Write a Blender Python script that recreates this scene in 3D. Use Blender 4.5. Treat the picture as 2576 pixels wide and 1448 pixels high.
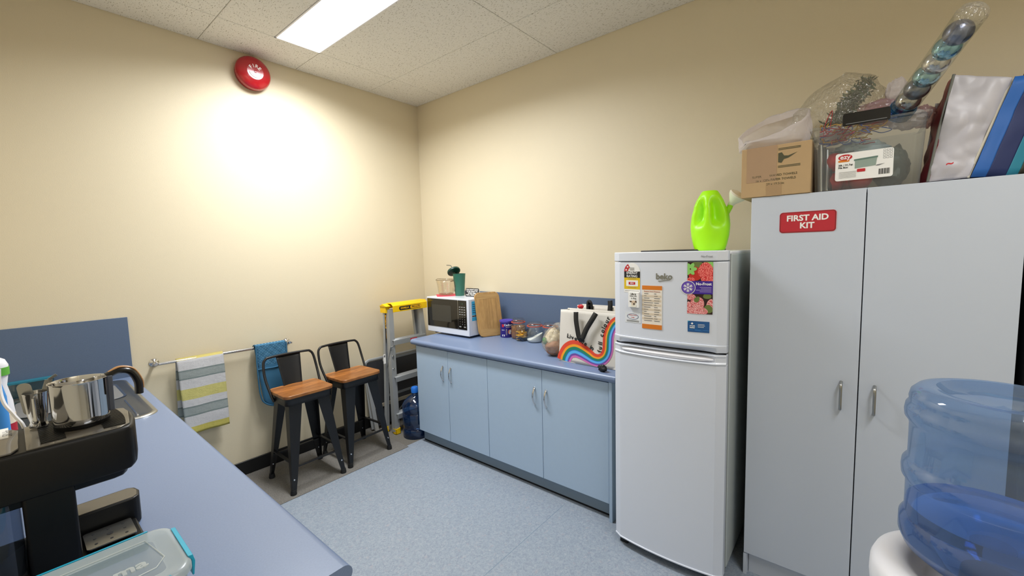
import bpy, bmesh, math, random
from math import sin, cos, pi, radians
from mathutils import Vector, Matrix, noise

for o in list(bpy.data.objects):
    bpy.data.objects.remove(o)
SC = bpy.context.scene
COL = SC.collection

# ------------------------------------------------------------------ camera
F_PX = 1052.24
cam_d = bpy.data.cameras.new('camera')
cam_d.sensor_fit = 'HORIZONTAL'
cam_d.sensor_width = 36.0
cam_d.lens = F_PX * 36.0 / 2576.0
cam_d.clip_start = 0.02
cam = bpy.data.objects.new('camera', cam_d)
COL.objects.link(cam)
_yaw, _pit, _rol = 0.6908, -0.0860, -0.0261
_f = Vector((cos(_pit) * cos(_yaw), cos(_pit) * sin(_yaw), sin(_pit)))
_r = Vector((sin(_yaw), -cos(_yaw), 0))
_u = _r.cross(_f)
_r2 = _r * cos(_rol) + _u * sin(_rol)
_u2 = -_r * sin(_rol) + _u * cos(_rol)
_m = Matrix((_r2, _u2, -_f)).transposed().to_4x4()
_m.translation = Vector((-2.6103, -3.2705, 1.5083))
cam.matrix_world = _m
SC.camera = cam

# ------------------------------------------------------------------ world, exposure, lamp
SC.view_settings.view_transform = 'Standard'
SC.view_settings.look = 'None'
SC.view_settings.gamma = 1.0
SC.view_settings.use_curve_mapping = False
SC.view_settings.exposure = 0.0
SC.cycles.use_denoising = True
SC.cycles.max_bounces = 12
SC.cycles.diffuse_bounces = 6
SC.cycles.transparent_max_bounces = 32
SC.cycles.caustics_reflective = False
SC.cycles.caustics_refractive = False
SC.cycles.sample_clamp_indirect = 8.0
w = bpy.data.worlds.new('world')
SC.world = w
w.use_nodes = True
w.node_tree.nodes['Background'].inputs[0].default_value = (0.8, 0.88, 1.0, 1)
w.node_tree.nodes['Background'].inputs[1].default_value = 0.3

def troffer_lamp(name, x, y, sx, sy, power, col, spread=150):
    l = bpy.data.lights.new(name, 'AREA')
    l.shape = 'RECTANGLE'
    l.size, l.size_y = sx, sy
    l.energy = power
    l.color = col
    l.spread = radians(spread)
    o = bpy.data.objects.new(name, l)
    o.location = (x, y, 2.880)
    COL.objects.link(o)
    return o
LAMP_COL = (0.95, 0.978, 1.0)
troffer_lamp('troffer_light', -1.2575, -0.98, 0.27, 1.17, 53, LAMP_COL, 160)
troffer_lamp('rear_fill_light', -1.85, -3.98, 1.17, 0.27, 22, LAMP_COL, 150)  # added fill lamp behind the camera, not a known fixture

# ------------------------------------------------------------------ helpers: colour + material
def C(h):
    h = h.lstrip('#')
    out = []
    for i in (0, 2, 4):
        c = int(h[i:i + 2], 16) / 255
        out.append(c / 12.92 if c <= 0.04045 else ((c + 0.055) / 1.055) ** 2.4)
    return (*out, 1.0)

def new_mat(name):
    m = bpy.data.materials.new(name)
    m.use_nodes = True
    nt = m.node_tree
    b = nt.nodes['Principled BSDF']
    return m, nt, b

def nd(nt, t, **kw):
    n = nt.nodes.new(t)
    for k, v in kw.items():
        if k.startswith('i_'):
            n.inputs[k[2:].replace('_', ' ')].default_value = v
        else:
            setattr(n, k, v)
    return n

def mat(name, col, rough=0.5, metal=0.0, bump=0.0, bscale=200.0, var=0.0, vscale=8.0, spec=0.5, coat=0.0, sheen=0.0, stretch=None):
    """Principled with a noise-driven variation of colour and bump."""
    m, nt, b = new_mat(name)
    c = C(col) if isinstance(col, str) else col
    b.inputs['Base Color'].default_value = c
    b.inputs['Roughness'].default_value = rough
    b.inputs['Metallic'].default_value = metal
    b.inputs['Specular IOR Level'].default_value = spec
    b.inputs['Coat Weight'].default_value = coat
    b.inputs['Sheen Weight'].default_value = sheen
    tc = nd(nt, 'ShaderNodeTexCoord')
    src = tc.outputs['Object']
    if stretch:
        mp = nd(nt, 'ShaderNodeMapping')
        mp.inputs['Scale'].default_value = stretch
        nt.links.new(src, mp.inputs[0]); src = mp.outputs[0]
    if var > 0:
        n = nd(nt, 'ShaderNodeTexNoise'); n.inputs['Scale'].default_value = vscale
        n.inputs['Detail'].default_value = 5
        nt.links.new(src, n.inputs['Vector'])
        mx = nd(nt, 'ShaderNodeMix', data_type='RGBA')
        mx.inputs['A'].default_value = tuple(x * (1 - var) for x in c[:3]) + (1,)
        mx.inputs['B'].default_value = tuple(min(1, x * (1 + var)) for x in c[:3]) + (1,)
        nt.links.new(n.outputs[0], mx.inputs['Factor'])
        nt.links.new(mx.outputs['Result'], b.inputs['Base Color'])
    if bump > 0:
        n = nd(nt, 'ShaderNodeTexNoise'); n.inputs['Scale'].default_value = bscale
        nt.links.new(src, n.inputs['Vector'])
        bp = nd(nt, 'ShaderNodeBump'); bp.inputs['Strength'].default_value = bump
        bp.inputs['Distance'].default_value = 0.002
        nt.links.new(n.outputs[0], bp.inputs['Height'])
        nt.links.new(bp.outputs[0], b.inputs['Normal'])
    return m

def thin_mat(name, tint, gloss=0.12, rough=0.05, milk=0.0, milkcol='#ffffff', bump=0.0, bscale=30, iri=None, fres=1.5):
    """A thin clear sheet: lets light straight through with a tint, reflects by Fresnel, optionally milky."""
    m = bpy.data.materials.new(name); m.use_nodes = True
    nt = m.node_tree; nt.nodes.clear()
    out = nd(nt, 'ShaderNodeOutputMaterial')
    tr = nd(nt, 'ShaderNodeBsdfTransparent'); tr.inputs[0].default_value = C(tint)
    gl = nd(nt, 'ShaderNodeBsdfGlossy'); gl.inputs['Roughness'].default_value = rough
    fr = nd(nt, 'ShaderNodeLayerWeight'); fr.inputs['Blend'].default_value = 0.5
    pw = nd(nt, 'ShaderNodeMath', operation='POWER'); pw.inputs[1].default_value = 4.0
    nt.links.new(fr.outputs['Facing'], pw.inputs[0])
    ad = nd(nt, 'ShaderNodeMath', operation='MULTIPLY_ADD', use_clamp=True); ad.inputs[1].default_value = 0.6; ad.inputs[2].default_value = gloss + 0.02
    nt.links.new(pw.outputs[0], ad.inputs[0])
    mix = nd(nt, 'ShaderNodeMixShader')
    nt.links.new(ad.outputs[0], mix.inputs[0]); nt.links.new(tr.outputs[0], mix.inputs[1]); nt.links.new(gl.outputs[0], mix.inputs[2])
    last = mix
    if milk > 0:
        df = nd(nt, 'ShaderNodeBsdfDiffuse'); df.inputs[0].default_value = C(milkcol)
        tl = nd(nt, 'ShaderNodeBsdfTranslucent'); tl.inputs[0].default_value = C(milkcol)
        m1 = nd(nt, 'ShaderNodeMixShader'); m1.inputs[0].default_value = 0.4
        nt.links.new(df.outputs[0], m1.inputs[1]); nt.links.new(tl.outputs[0], m1.inputs[2])
        m2 = nd(nt, 'ShaderNodeMixShader'); m2.inputs[0].default_value = milk
        nt.links.new(last.outputs[0], m2.inputs[1]); nt.links.new(m1.outputs[0], m2.inputs[2])
        last = m2
    if bump > 0:
        tc = nd(nt, 'ShaderNodeTexCoord'); n = nd(nt, 'ShaderNodeTexNoise'); n.inputs['Scale'].default_value = bscale
        n.inputs['Distortion'].default_value = 1.5
        nt.links.new(tc.outputs['Object'], n.inputs['Vector'])
        bp = nd(nt, 'ShaderNodeBump'); bp.inputs['Strength'].default_value = bump; bp.inputs['Distance'].default_value = 0.02
        nt.links.new(n.outputs[0], bp.inputs['Height'])
        nt.links.new(bp.outputs[0], gl.inputs['Normal']); nt.links.new(bp.outputs[0], fr.inputs['Normal'])
    nt.links.new(last.outputs[0], out.inputs[0])
    return m

def emit_mat(name, col, s):
    m = bpy.data.materials.new(name); m.use_nodes = True
    nt = m.node_tree; nt.nodes.clear()
    out = nd(nt, 'ShaderNodeOutputMaterial'); e = nd(nt, 'ShaderNodeEmission')
    e.inputs[0].default_value = (*col, 1); e.inputs[1].default_value = s
    nt.links.new(e.outputs[0], out.inputs[0])
    return m

# ------------------------------------------------------------------ helpers: mesh builder
class MB:
    """Collects shapes in world coordinates and links them as ONE mesh object."""
    def __init__(s):
        s.v = []; s.f = []; s.mi = []; s.mats = []
    def slot(s, m):
        if m not in s.mats: s.mats.append(m)
        return s.mats.index(m)
    def add(s, vs, fs, m):
        k = len(s.v); i = s.slot(m)
        s.v += [Vector(p) for p in vs]
        for f in fs:
            s.f.append([k + a for a in f]); s.mi.append(i)
    def box(s, a, b, m):
        x0, y0, z0 = a; x1, y1, z1 = b
        if x0 > x1: x0, x1 = x1, x0
        if y0 > y1: y0, y1 = y1, y0
        if z0 > z1: z0, z1 = z1, z0
        s.add([(x0, y0, z0), (x1, y0, z0), (x1, y1, z0), (x0, y1, z0), (x0, y0, z1), (x1, y0, z1), (x1, y1, z1), (x0, y1, z1)],
              [(3, 2, 1, 0), (4, 5, 6, 7), (0, 1, 5, 4), (1, 2, 6, 5), (2, 3, 7, 6), (3, 0, 4, 7)], m)
    def rings(s, rings, m, cap0=True, cap1=True, close=False):
        n = len(rings[0]); vs = [p for r in rings for p in r]; fs = []
        R = len(rings)
        for i in range(R if close else R - 1):
            a = i * n; b = ((i + 1) % R) * n
            for j in range(n):
                k = (j + 1) % n
                fs.append((a + j, a + k, b + k, b + j))
        if not close:
            if cap0: fs.append(tuple(range(n - 1, -1, -1)))
            if cap1: fs.append(tuple((R - 1) * n + j for j in range(n)))
        s.add(vs, fs, m)
    def lathe(s, prof, cen, m, seg=32, axis='z', cap0=True, cap1=True, sx=1, sy=1):
        """prof: list of (r, h). Axis z by default, 'y' points towards -y, 'x' towards -x."""
        cx, cy, cz = cen; rs = []
        for r, h in prof:
            ring = []
            for k in range(seg):
                a = 2 * pi * k / seg
                p, q = r * cos(a) * sx, r * sin(a) * sy
                if axis == 'z': ring.append((cx + p, cy + q, cz + h))
                elif axis == 'y': ring.append((cx + p, cy - h, cz + q))
                else: ring.append((cx - h, cy - p, cz + q))
            rs.append(ring)
        s.rings(rs, m, cap0, cap1)
    def cyl(s, p0, p1, r, m, r1=None, seg=16, caps=True):
        s.tube([p0, p1], r, m, seg, r1, caps)
    def tube(s, path, r, m, seg=10, r1=None, caps=True, closed=False, flat=None):
        P = [Vector(p) for p in path]; n = len(P); rs = []
        r1 = r if r1 is None else r1
        up = None
        for i, p in enumerate(P):
            if closed: t = (P[(i + 1) % n] - P[i - 1]).normalized()
            elif i == 0: t = (P[1] - P[0]).normalized()
            elif i == n - 1: t = (P[-1] - P[-2]).normalized()
            else: t = ((P[i + 1] - p).normalized() + (p - P[i - 1]).normalized()).normalized()
            if up is None:
                up = Vector((0, 0, 1)) if abs(t.z) < 0.9 else Vector((1, 0, 0))
            a = (up - t * up.dot(t)).normalized(); b = t.cross(a); up = a
            rr = r + (r1 - r) * i / max(1, n - 1)
            fa, fb = (1, 1) if flat is None else flat
            rs.append([p + a * (cos(2 * pi * k / seg) * rr * fa) + b * (sin(2 * pi * k / seg) * rr * fb) for k in range(seg)])
        s.rings(rs, m, caps, caps, closed)
    def bar(s, p0, p1, wx, wy, m, side=None):
        """rectangular bar between points; side gives the direction of width wx"""
        p0, p1 = Vector(p0), Vector(p1); t = (p1 - p0).normalized()
        a = Vector(side) if side else (Vector((1, 0, 0)) if abs(t.x) < 0.9 else Vector((0, 1, 0)))
        a = (a - t * a.dot(t)).normalized(); b = t.cross(a)
        rs = [[p + a * wx / 2 * i + b * wy / 2 * j for i, j in ((-1, -1), (1, -1), (1, 1), (-1, 1))] for p in (p0, p1)]
        s.rings(rs, m)
    def prism(s, pts, o, xd, yd, d, m, hole=None):
        """polygon (u,v) in the frame o,xd,yd pushed out by d along the normal"""
        o, xd, yd = Vector(o), Vector(xd), Vector(yd); n = xd.cross(yd).normalized()
        a = [o + xd * u + yd * v for u, v in pts]
        k = len(a)
        s.add(a + [p + n * d for p in a],
              [tuple(range(k - 1, -1, -1)), tuple(range(k, 2 * k))] + [(i, (i + 1) % k, (i + 1) % k + k, i + k) for i in range(k)], m)
    def text(s, txt, size, o, xd, yd, m, depth=0.0004, align='CENTER', space=1.0, bold=0.0, wscale=1.0, line=1.0):
        cu = bpy.data.curves.new('t', 'FONT')
        cu.body = txt; cu.size = size; cu.align_x = align; cu.align_y = 'CENTER'
        cu.extrude = depth; cu.space_character = space; cu.offset = bold; cu.resolution_u = 3; cu.space_line = line
        ob = bpy.data.objects.new('t', cu); COL.objects.link(ob)
        dg = bpy.context.evaluated_depsgraph_get()
        me = bpy.data.meshes.new_from_object(ob.evaluated_get(dg))
        o, xd, yd = Vector(o), Vector(xd), Vector(yd); n = xd.cross(yd).normalized()
        s.add([o + xd * (v.co.x * wscale) + yd * v.co.y + n * v.co.z for v in me.vertices], [tuple(p.vertices) for p in me.polygons], m)
        bpy.data.objects.remove(ob); bpy.data.curves.remove(cu); bpy.data.meshes.remove(me)
    def grid(s, fn, nu, nv, m, closeu=False):
        vs = [fn(i / nu, j / nv) for j in range(nv + 1) for i in range(nu + (0 if closeu else 1))]
        W = nu if closeu else nu + 1; fs = []
        for j in range(nv):
            for i in range(nu):
                a = j * W + i; b = j * W + (i + 1) % W
                fs.append((a, b, b + W, a + W))
        s.add(vs, fs, m)
    def xf(s, M, k0=0):
        for i in range(k0, len(s.v)): s.v[i] = M @ s.v[i]
    def build(s, name, parent=None, bevel=0.0, seg=2, smooth=38, subsurf=0, solid=0.0, org=None, weld=False, ang=30):
        me = bpy.data.meshes.new(name)
        if org is None:
            if parent is not None: org = parent.get('_o', None)
            if org is None:
                if parent is None and s.v:
                    mn = [min(v[i] for v in s.v) for i in range(3)]; mx_ = [max(v[i] for v in s.v) for i in range(3)]
                    org = ((mn[0] + mx_[0]) / 2, (mn[1] + mx_[1]) / 2, mn[2])
                else: org = (0, 0, 0)
        O = Vector(org)
        me.from_pydata([v - O for v in s.v], [], s.f)
        for m in s.mats: me.materials.append(m)
        me.polygons.foreach_set('material_index', s.mi)
        if weld or subsurf:
            bm = bmesh.new(); bm.from_mesh(me); bmesh.ops.remove_doubles(bm, verts=bm.verts, dist=1e-5)
            bmesh.ops.recalc_face_normals(bm, faces=bm.faces); bm.to_mesh(me); bm.free()
        else:
            bm = bmesh.new(); bm.from_mesh(me); bmesh.ops.recalc_face_normals(bm, faces=bm.faces); bm.to_mesh(me); bm.free()
        if smooth:
            me.polygons.foreach_set('use_smooth', [True] * len(me.polygons))
            me.set_sharp_from_angle(angle=radians(smooth))
        me.update()
        o = bpy.data.objects.new(name, me); COL.objects.link(o)
        if parent is not None:
            o.parent = parent
        else:
            o.location = O
        o['_o'] = tuple(O)
        if solid:
            md = o.modifiers.new('solid', 'SOLIDIFY'); md.thickness = solid; md.offset = 0
        if subsurf:
            md = o.modifiers.new('sub', 'SUBSURF'); md.levels = md.render_levels = subsurf
        if bevel:
            md = o.modifiers.new('bevel', 'BEVEL'); md.width = bevel; md.segments = seg; md.limit_method = 'ANGLE'; md.angle_limit = radians(ang)
            md.harden_normals = False
        return o

def empty(name, loc, label, cat, group=None):
    o = bpy.data.objects.new(name, None); COL.objects.link(o)
    o.location = loc; o.empty_display_size = 0.05; o['_o'] = tuple(loc)
    return tag(o, label, cat, group)
def tag(o, label, cat, group=None):
    o['label'] = label; o['category'] = cat
    if group: o['group'] = group
    return o
def struct(o):
    o['kind'] = 'structure'; return o

def rrect(w, h, r, n=5, cx=0, cy=0):
    pts = []
    for sx, sy, a0 in ((1, 1, 0), (-1, 1, 90), (-1, -1, 180), (1, -1, 270)):
        for k in range(n + 1):
            a = radians(a0 + 90 * k / n)
            pts.append((cx + sx * (w / 2 - r) + r * cos(a), cy + sy * (h / 2 - r) + r * sin(a)))
    return pts
def disc(r, n=24, cx=0, cy=0, ry=None):
    ry = ry or r
    return [(cx + r * cos(2 * pi * k / n), cy + ry * sin(2 * pi * k / n)) for k in range(n)]
def catmull(P, n=6):
    P = [Vector(p) for p in P]; out = []
    for i in range(len(P) - 1):
        p0 = P[max(0, i - 1)]; p1 = P[i]; p2 = P[i + 1]; p3 = P[min(len(P) - 1, i + 2)]
        for k in range(n):
            t = k / n
            out.append(0.5 * ((2 * p1) + (p2 - p0) * t + (2 * p0 - 5 * p1 + 4 * p2 - p3) * t * t + (3 * p1 - p0 - 3 * p2 + p3) * t ** 3))
    out.append(P[-1]); return out
X, Y, Z = Vector((1, 0, 0)), Vector((0, 1, 0)), Vector((0, 0, 1))
RY = -Y      # "right" for something on the wall_right side, seen from the room
random.seed(7)
H = 2.898

# ------------------------------------------------------------------ materials
M = {}
M['wall'] = mat('cream_paint', '#d9cdb2', 0.55, bump=0.25, bscale=260, var=0.015, vscale=3)
M['dark_skirt'] = mat('black_rubber', '#101113', 0.45)
M['navy_laminate'] = mat('blue_laminate', '#596a85', 0.42, var=0.12, vscale=220, bump=0.05, bscale=300)
M['bench_laminate'] = mat('periwinkle_laminate', '#7384a4', 0.32, var=0.10, vscale=240, bump=0.04, bscale=300)
M['pale_blue'] = mat('pale_blue_melamine', '#aabfd6', 0.38, var=0.02, vscale=40)
M['kick'] = mat('kick_grey', '#7c8c9a', 0.45, var=0.03)
M['gap'] = mat('dark_gap', '#14161a', 0.9)
M['white'] = mat('white_melamine', '#c3cad6', 0.38, var=0.01)
M['white_gloss'] = mat('white_enamel', '#d9dee9', 0.26, bump=0.05, bscale=500, coat=0.2)
M['fridge_side'] = mat('fridge_grey', '#b9c0bf', 0.4)
M['white_plastic'] = mat('white_plastic', '#ececf2', 0.3)
M['black_plastic'] = mat('black_plastic', '#0b0b0d', 0.28)
M['black_matte'] = mat('black_matte', '#121214', 0.55, bump=0.1)
M['black_metal'] = mat('black_powder_coat', '#0b0c10', 0.42, bump=0.06, bscale=600)
M['black_glass'] = mat('black_glass', '#16130f', 0.08, coat=0.5)
M['grey_dark'] = mat('dark_grey', '#2b2c30', 0.5, var=0.1)
M['steel'] = mat('polished_steel', '#c8c8ca', 0.07, 1.0)
M['chrome'] = mat('chrome', '#d2d3d6', 0.12, 1.0)
M['brushed'] = mat('brushed_steel', '#a9a9a6', 0.3, 1.0, bump=0.06, bscale=80, stretch=(1, 30, 1))
M['alu'] = mat('aluminium', '#adb0b2', 0.42, 0.45, bump=0.05, bscale=90, stretch=(12, 12, 0.5), var=0.06, vscale=20)
M['yellow'] = mat('yellow_plastic', '#f2c500', 0.42)
M['red_paint'] = mat('red_enamel', '#a90d1c', 0.2, coat=0.6)
M['red'] = mat('red_plastic', '#c01f2b', 0.4)
M['ink'] = mat('black_ink', '#141416', 0.6)
M['ink_grey'] = mat('grey_ink', '#77787a', 0.6)
M['paper'] = mat('white_paper', '#f0efec', 0.6)
M['orange_ink'] = mat('orange_ink', '#d97a1c', 0.5)
M['lime'] = mat('lime_plastic', '#a5f000', 0.38)
M['trans_white'] = mat('ivory_plastic', '#e9e6d6', 0.4)
M['navy'] = mat('navy_cloth', '#1b2a5c', 0.6, var=0.1)
M['sky'] = mat('light_blue', '#3f8fd8', 0.6)
M['royal'] = mat('royal_blue', '#1f5fae', 0.5, var=0.08)
M['teal'] = mat('teal_plastic', '#1fa3c4', 0.35)
M['teal_cloth'] = mat('teal_cloth', '#26778f', 0.6)
M['purple'] = mat('purple_ink', '#3f2292', 0.4)
M['cream_ink'] = mat('cream_ink', '#e8d9c0', 0.6)
M['green'] = mat('leaf_green', '#5fae3c', 0.6)
M['cup_green'] = mat('matte_green', '#2f6f5c', 0.45)
M['cup_dark'] = mat('dark_green', '#173f35', 0.4)
M['tinge'] = mat('grey_straw', '#5e625a', 0.4)
M['pink_red'] = mat('pink_red_silicone', '#d8304f', 0.45)
M['seal'] = mat('orange_seal', '#c7553c', 0.5)
M['canvas'] = mat('canvas', '#d9d4cc', 0.8, bump=0.5, bscale=500, var=0.02)
M['cardboard'] = mat('cardboard', '#b59870', 0.8, var=0.06, vscale=12, bump=0.15, bscale=60)
M['card_tape'] = mat('packing_tape', '#a78a67', 0.35)
M['card_dark'] = mat('card_print', '#4c4a33', 0.7)
M['clear'] = thin_mat('clear_plastic', '#f0f3f5', 0.05, 0.08, milk=0.10, milkcol='#dfe6ea')
M['clear_bag'] = thin_mat('clear_film', '#f8f7f2', 0.10, 0.10, milk=0.14, milkcol='#efe9dc', bump=1.0, bscale=34)
M['glass'] = thin_mat('clear_glass', '#f7faf8', 0.08, 0.03)
M['glass_jug'] = thin_mat('jug_glass', '#fdfbf8', 0.04, 0.02)
M['blue_bottle'] = thin_mat('blue_polycarbonate', '#bdd2ec', 0.07, 0.06, milk=0.16, milkcol='#b4cdec')
M['blue_small'] = thin_mat('deep_blue_polycarbonate', '#84a6cc', 0.06, 0.08, milk=0.12, milkcol='#3f6fb5')
M['smoke'] = thin_mat('smoked_clear_plastic', '#b9c1cc', 0.05, 0.06, milk=0.06, milkcol='#8c94a4')
M['frost'] = thin_mat('frosted_lid', '#e6ebee', 0.05, 0.25, milk=0.5, milkcol='#e4ecec')
M['film_white'] = thin_mat('white_film', '#f2eeee', 0.06, 0.3, milk=0.75, milkcol='#e9e2e0', bump=0.5, bscale=25)
M['film_pink'] = thin_mat('pink_film', '#efdfe2', 0.08, 0.2, milk=0.4, milkcol='#d9b9bd', bump=0.7, bscale=30)

def wood_mat(name, c1, c2, scale=(3, 40, 3), rough=0.4, planks=0, axis='X'):
    m, nt, b = new_mat(name)
    tc = nd(nt, 'ShaderNodeTexCoord'); mp = nd(nt, 'ShaderNodeMapping'); mp.inputs['Scale'].default_value = scale
    nt.links.new(tc.outputs['Object'], mp.inputs[0])
    n = nd(nt, 'ShaderNodeTexNoise'); n.inputs['Scale'].default_value = 2.0; n.inputs['Detail'].default_value = 8; n.inputs['Distortion'].default_value = 0.6
    nt.links.new(mp.outputs[0], n.inputs['Vector'])
    cr = nd(nt, 'ShaderNodeValToRGB'); cr.color_ramp.elements[0].color = C(c1); cr.color_ramp.elements[1].color = C(c2)
    cr.color_ramp.elements[0].position = 0.3; cr.color_ramp.elements[1].position = 0.7
    nt.links.new(n.outputs[0], cr.inputs[0])
    last = cr.outputs[0]
    if planks:
        sp = nd(nt, 'ShaderNodeSeparateXYZ'); nt.links.new(tc.outputs['Object'], sp.inputs[0])
        mu = nd(nt, 'ShaderNodeMath', operation='MULTIPLY'); mu.inputs[1].default_value = planks
        nt.links.new(sp.outputs[axis], mu.inputs[0])
        fl = nd(nt, 'ShaderNodeMath', operation='FLOOR'); nt.links.new(mu.outputs[0], fl.inputs[0])
        wn = nd(nt, 'ShaderNodeTexWhiteNoise', noise_dimensions='1D'); nt.links.new(fl.outputs[0], wn.inputs['W'])
        hs = nd(nt, 'ShaderNodeHueSaturation')
        mr = nd(nt, 'ShaderNodeMapRange'); mr.inputs['To Min'].default_value = 0.72 if planks < 50 else 0.88; mr.inputs['To Max'].default_value = 1.3 if planks < 50 else 1.1
        nt.links.new(wn.outputs[0], mr.inputs[0]); nt.links.new(mr.outputs[0], hs.inputs['Value']); nt.links.new(last, hs.inputs['Color'])
        last = hs.outputs[0]
    nt.links.new(last, b.inputs['Base Color'])
    b.inputs['Roughness'].default_value = rough
    return m
M['seat_wood'] = wood_mat('acacia_wood', '#7a4520', '#b97a3e', (4, 45, 4), 0.38, planks=16, axis='Y')
M['bamboo'] = wood_mat('bamboo', '#ad8550', '#c49b62', (60, 60, 5), 0.5, planks=85, axis='X')
M['bamboo_end'] = wood_mat('bamboo_crosswise', '#b08a56', '#c7a169', (2, 6, 60), 0.5)

def vinyl_mat():
    m, nt, b = new_mat('blue_grey_vinyl')
    tc = nd(nt, 'ShaderNodeTexCoord')
    n1 = nd(nt, 'ShaderNodeTexNoise'); n1.inputs['Scale'].default_value = 85; n1.inputs['Detail'].default_value = 6; n1.inputs['Distortion'].default_value = 1.2
    nt.links.new(tc.outputs['Object'], n1.inputs['Vector'])
    cr = nd(nt, 'ShaderNodeValToRGB'); e = cr.color_ramp.elements
    e[0].position = 0.36; e[0].color = C('#858f9e'); e[1].position = 0.72; e[1].color = C('#a0a6b0')
    x = e.new(0.52); x.color = C('#919ca9')
    nt.links.new(n1.outputs[0], cr.inputs[0])
    n2 = nd(nt, 'ShaderNodeTexNoise'); n2.inputs['Scale'].default_value = 110; n2.inputs['Detail'].default_value = 3
    nt.links.new(tc.outputs['Object'], n2.inputs['Vector'])
    c2 = nd(nt, 'ShaderNodeValToRGB'); c2.color_ramp.elements[0].position = 0.66; c2.color_ramp.elements[1].position = 0.74
    nt.links.new(n2.outputs[0], c2.inputs[0])
    mx = nd(nt, 'ShaderNodeMix', data_type='RGBA'); mx.inputs['B'].default_value = C('#adb1b8')
    nt.links.new(c2.outputs[0], mx.inputs['Factor']); nt.links.new(cr.outputs[0], mx.inputs['A'])
    n3 = nd(nt, 'ShaderNodeTexNoise'); n3.inputs['Scale'].default_value = 38; n3.inputs['Detail'].default_value = 4
    nt.links.new(tc.outputs['Object'], n3.inputs['Vector'])
    c3 = nd(nt, 'ShaderNodeValToRGB'); c3.color_ramp.elements[0].position = 0.6; c3.color_ramp.elements[1].position = 0.72
    c3.color_ramp.elements[1].color = (0.5, 0.5, 0.5, 1)
    nt.links.new(n3.outputs[0], c3.inputs[0])
    m2 = nd(nt, 'ShaderNodeMix', data_type='RGBA'); m2.inputs['B'].default_value = C('#a59ea5')
    nt.links.new(c3.outputs[0], m2.inputs['Factor']); nt.links.new(mx.outputs['Result'], m2.inputs['A'])
    nt.links.new(m2.outputs['Result'], b.inputs['Base Color'])
    b.inputs['Roughness'].default_value = 0.42
    return m
M['vinyl'] = vinyl_mat()
M['vinyl_seam'] = mat('vinyl_seam', '#73899c', 0.5)
def carpet_mat(name, a, b_, s=260):
    m, nt, b = new_mat(name)
    tc = nd(nt, 'ShaderNodeTexCoord')
    n = nd(nt, 'ShaderNodeTexNoise'); n.inputs['Scale'].default_value = s; n.inputs['Detail'].default_value = 4
    nt.links.new(tc.outputs['Object'], n.inputs['Vector'])
    cr = nd(nt, 'ShaderNodeValToRGB'); cr.color_ramp.elements[0].position = 0.35; cr.color_ramp.elements[1].position = 0.65
    cr.color_ramp.elements[0].color = C(a); cr.color_ramp.elements[1].color = C(b_)
    nt.links.new(n.outputs[0], cr.inputs[0]); nt.links.new(cr.outputs[0], b.inputs['Base Color'])
    bp = nd(nt, 'ShaderNodeBump'); bp.inputs['Strength'].default_value = 0.7; bp.inputs['Distance'].default_value = 0.004
    nt.links.new(n.outputs[0], bp.inputs['Height']); nt.links.new(bp.outputs[0], b.inputs['Normal'])
    b.inputs['Roughness'].default_value = 0.95
    return m
M['carpet'] = carpet_mat('grey_brown_carpet', '#55514b', '#7f7a72')
M['mat_carpet'] = carpet_mat('grey_carpet_mat', '#5c5955', '#86827c', 320)

def ceiling_mat():
    m, nt, b = new_mat('fissured_ceiling_tile')
    tc = nd(nt, 'ShaderNodeTexCoord')
    base = C('#e6e4df')
    masks = []
    for k, (rot, sc, lo) in enumerate(((15, (210, 52, 1), 0.65), (-32, (190, 50, 1), 0.655), (80, (300, 300, 1), 0.74))):
        mp = nd(nt, 'ShaderNodeMapping'); mp.inputs['Rotation'].default_value = (0, 0, radians(rot)); mp.inputs['Scale'].default_value = sc
        mp.inputs['Location'].default_value = (k * 3.1, k * 1.7, 0)
        nt.links.new(tc.outputs['Object'], mp.inputs[0])
        n = nd(nt, 'ShaderNodeTexNoise'); n.inputs['Scale'].default_value = 1.0; n.inputs['Detail'].default_value = 1.5
        nt.links.new(mp.outputs[0], n.inputs['Vector'])
        r = nd(nt, 'ShaderNodeMapRange'); r.inputs['From Min'].default_value = lo; r.inputs['From Max'].default_value = lo + 0.035
        nt.links.new(n.outputs[0], r.inputs[0]); masks.append(r)
    a = nd(nt, 'ShaderNodeMath', operation='MAXIMUM'); nt.links.new(masks[0].outputs[0], a.inputs[0]); nt.links.new(masks[1].outputs[0], a.inputs[1])
    a2 = nd(nt, 'ShaderNodeMath', operation='MAXIMUM'); nt.links.new(a.outputs[0], a2.inputs[0]); nt.links.new(masks[2].outputs[0], a2.inputs[1])
    mx = nd(nt, 'ShaderNodeMix', data_type='RGBA'); mx.inputs['A'].default_value = base; mx.inputs['B'].default_value = C('#a09a8c')
    nt.links.new(a2.outputs[0], mx.inputs['Factor']); nt.links.new(mx.outputs['Result'], b.inputs['Base Color'])
    inv = nd(nt, 'ShaderNodeMath', operation='SUBTRACT'); inv.inputs[0].default_value = 1.0; nt.links.new(a2.outputs[0], inv.inputs[1])
    bp = nd(nt, 'ShaderNodeBump'); bp.inputs['Strength'].default_value = 0.5; bp.inputs['Distance'].default_value = 0.004
    nt.links.new(inv.outputs[0], bp.inputs['Height']); nt.links.new(bp.outputs[0], b.inputs['Normal'])
    b.inputs['Roughness'].default_value = 0.9
    return m
M['ceil'] = ceiling_mat()
M['ceil_gap'] = mat('ceiling_groove', '#7d7566', 0.9)

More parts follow.
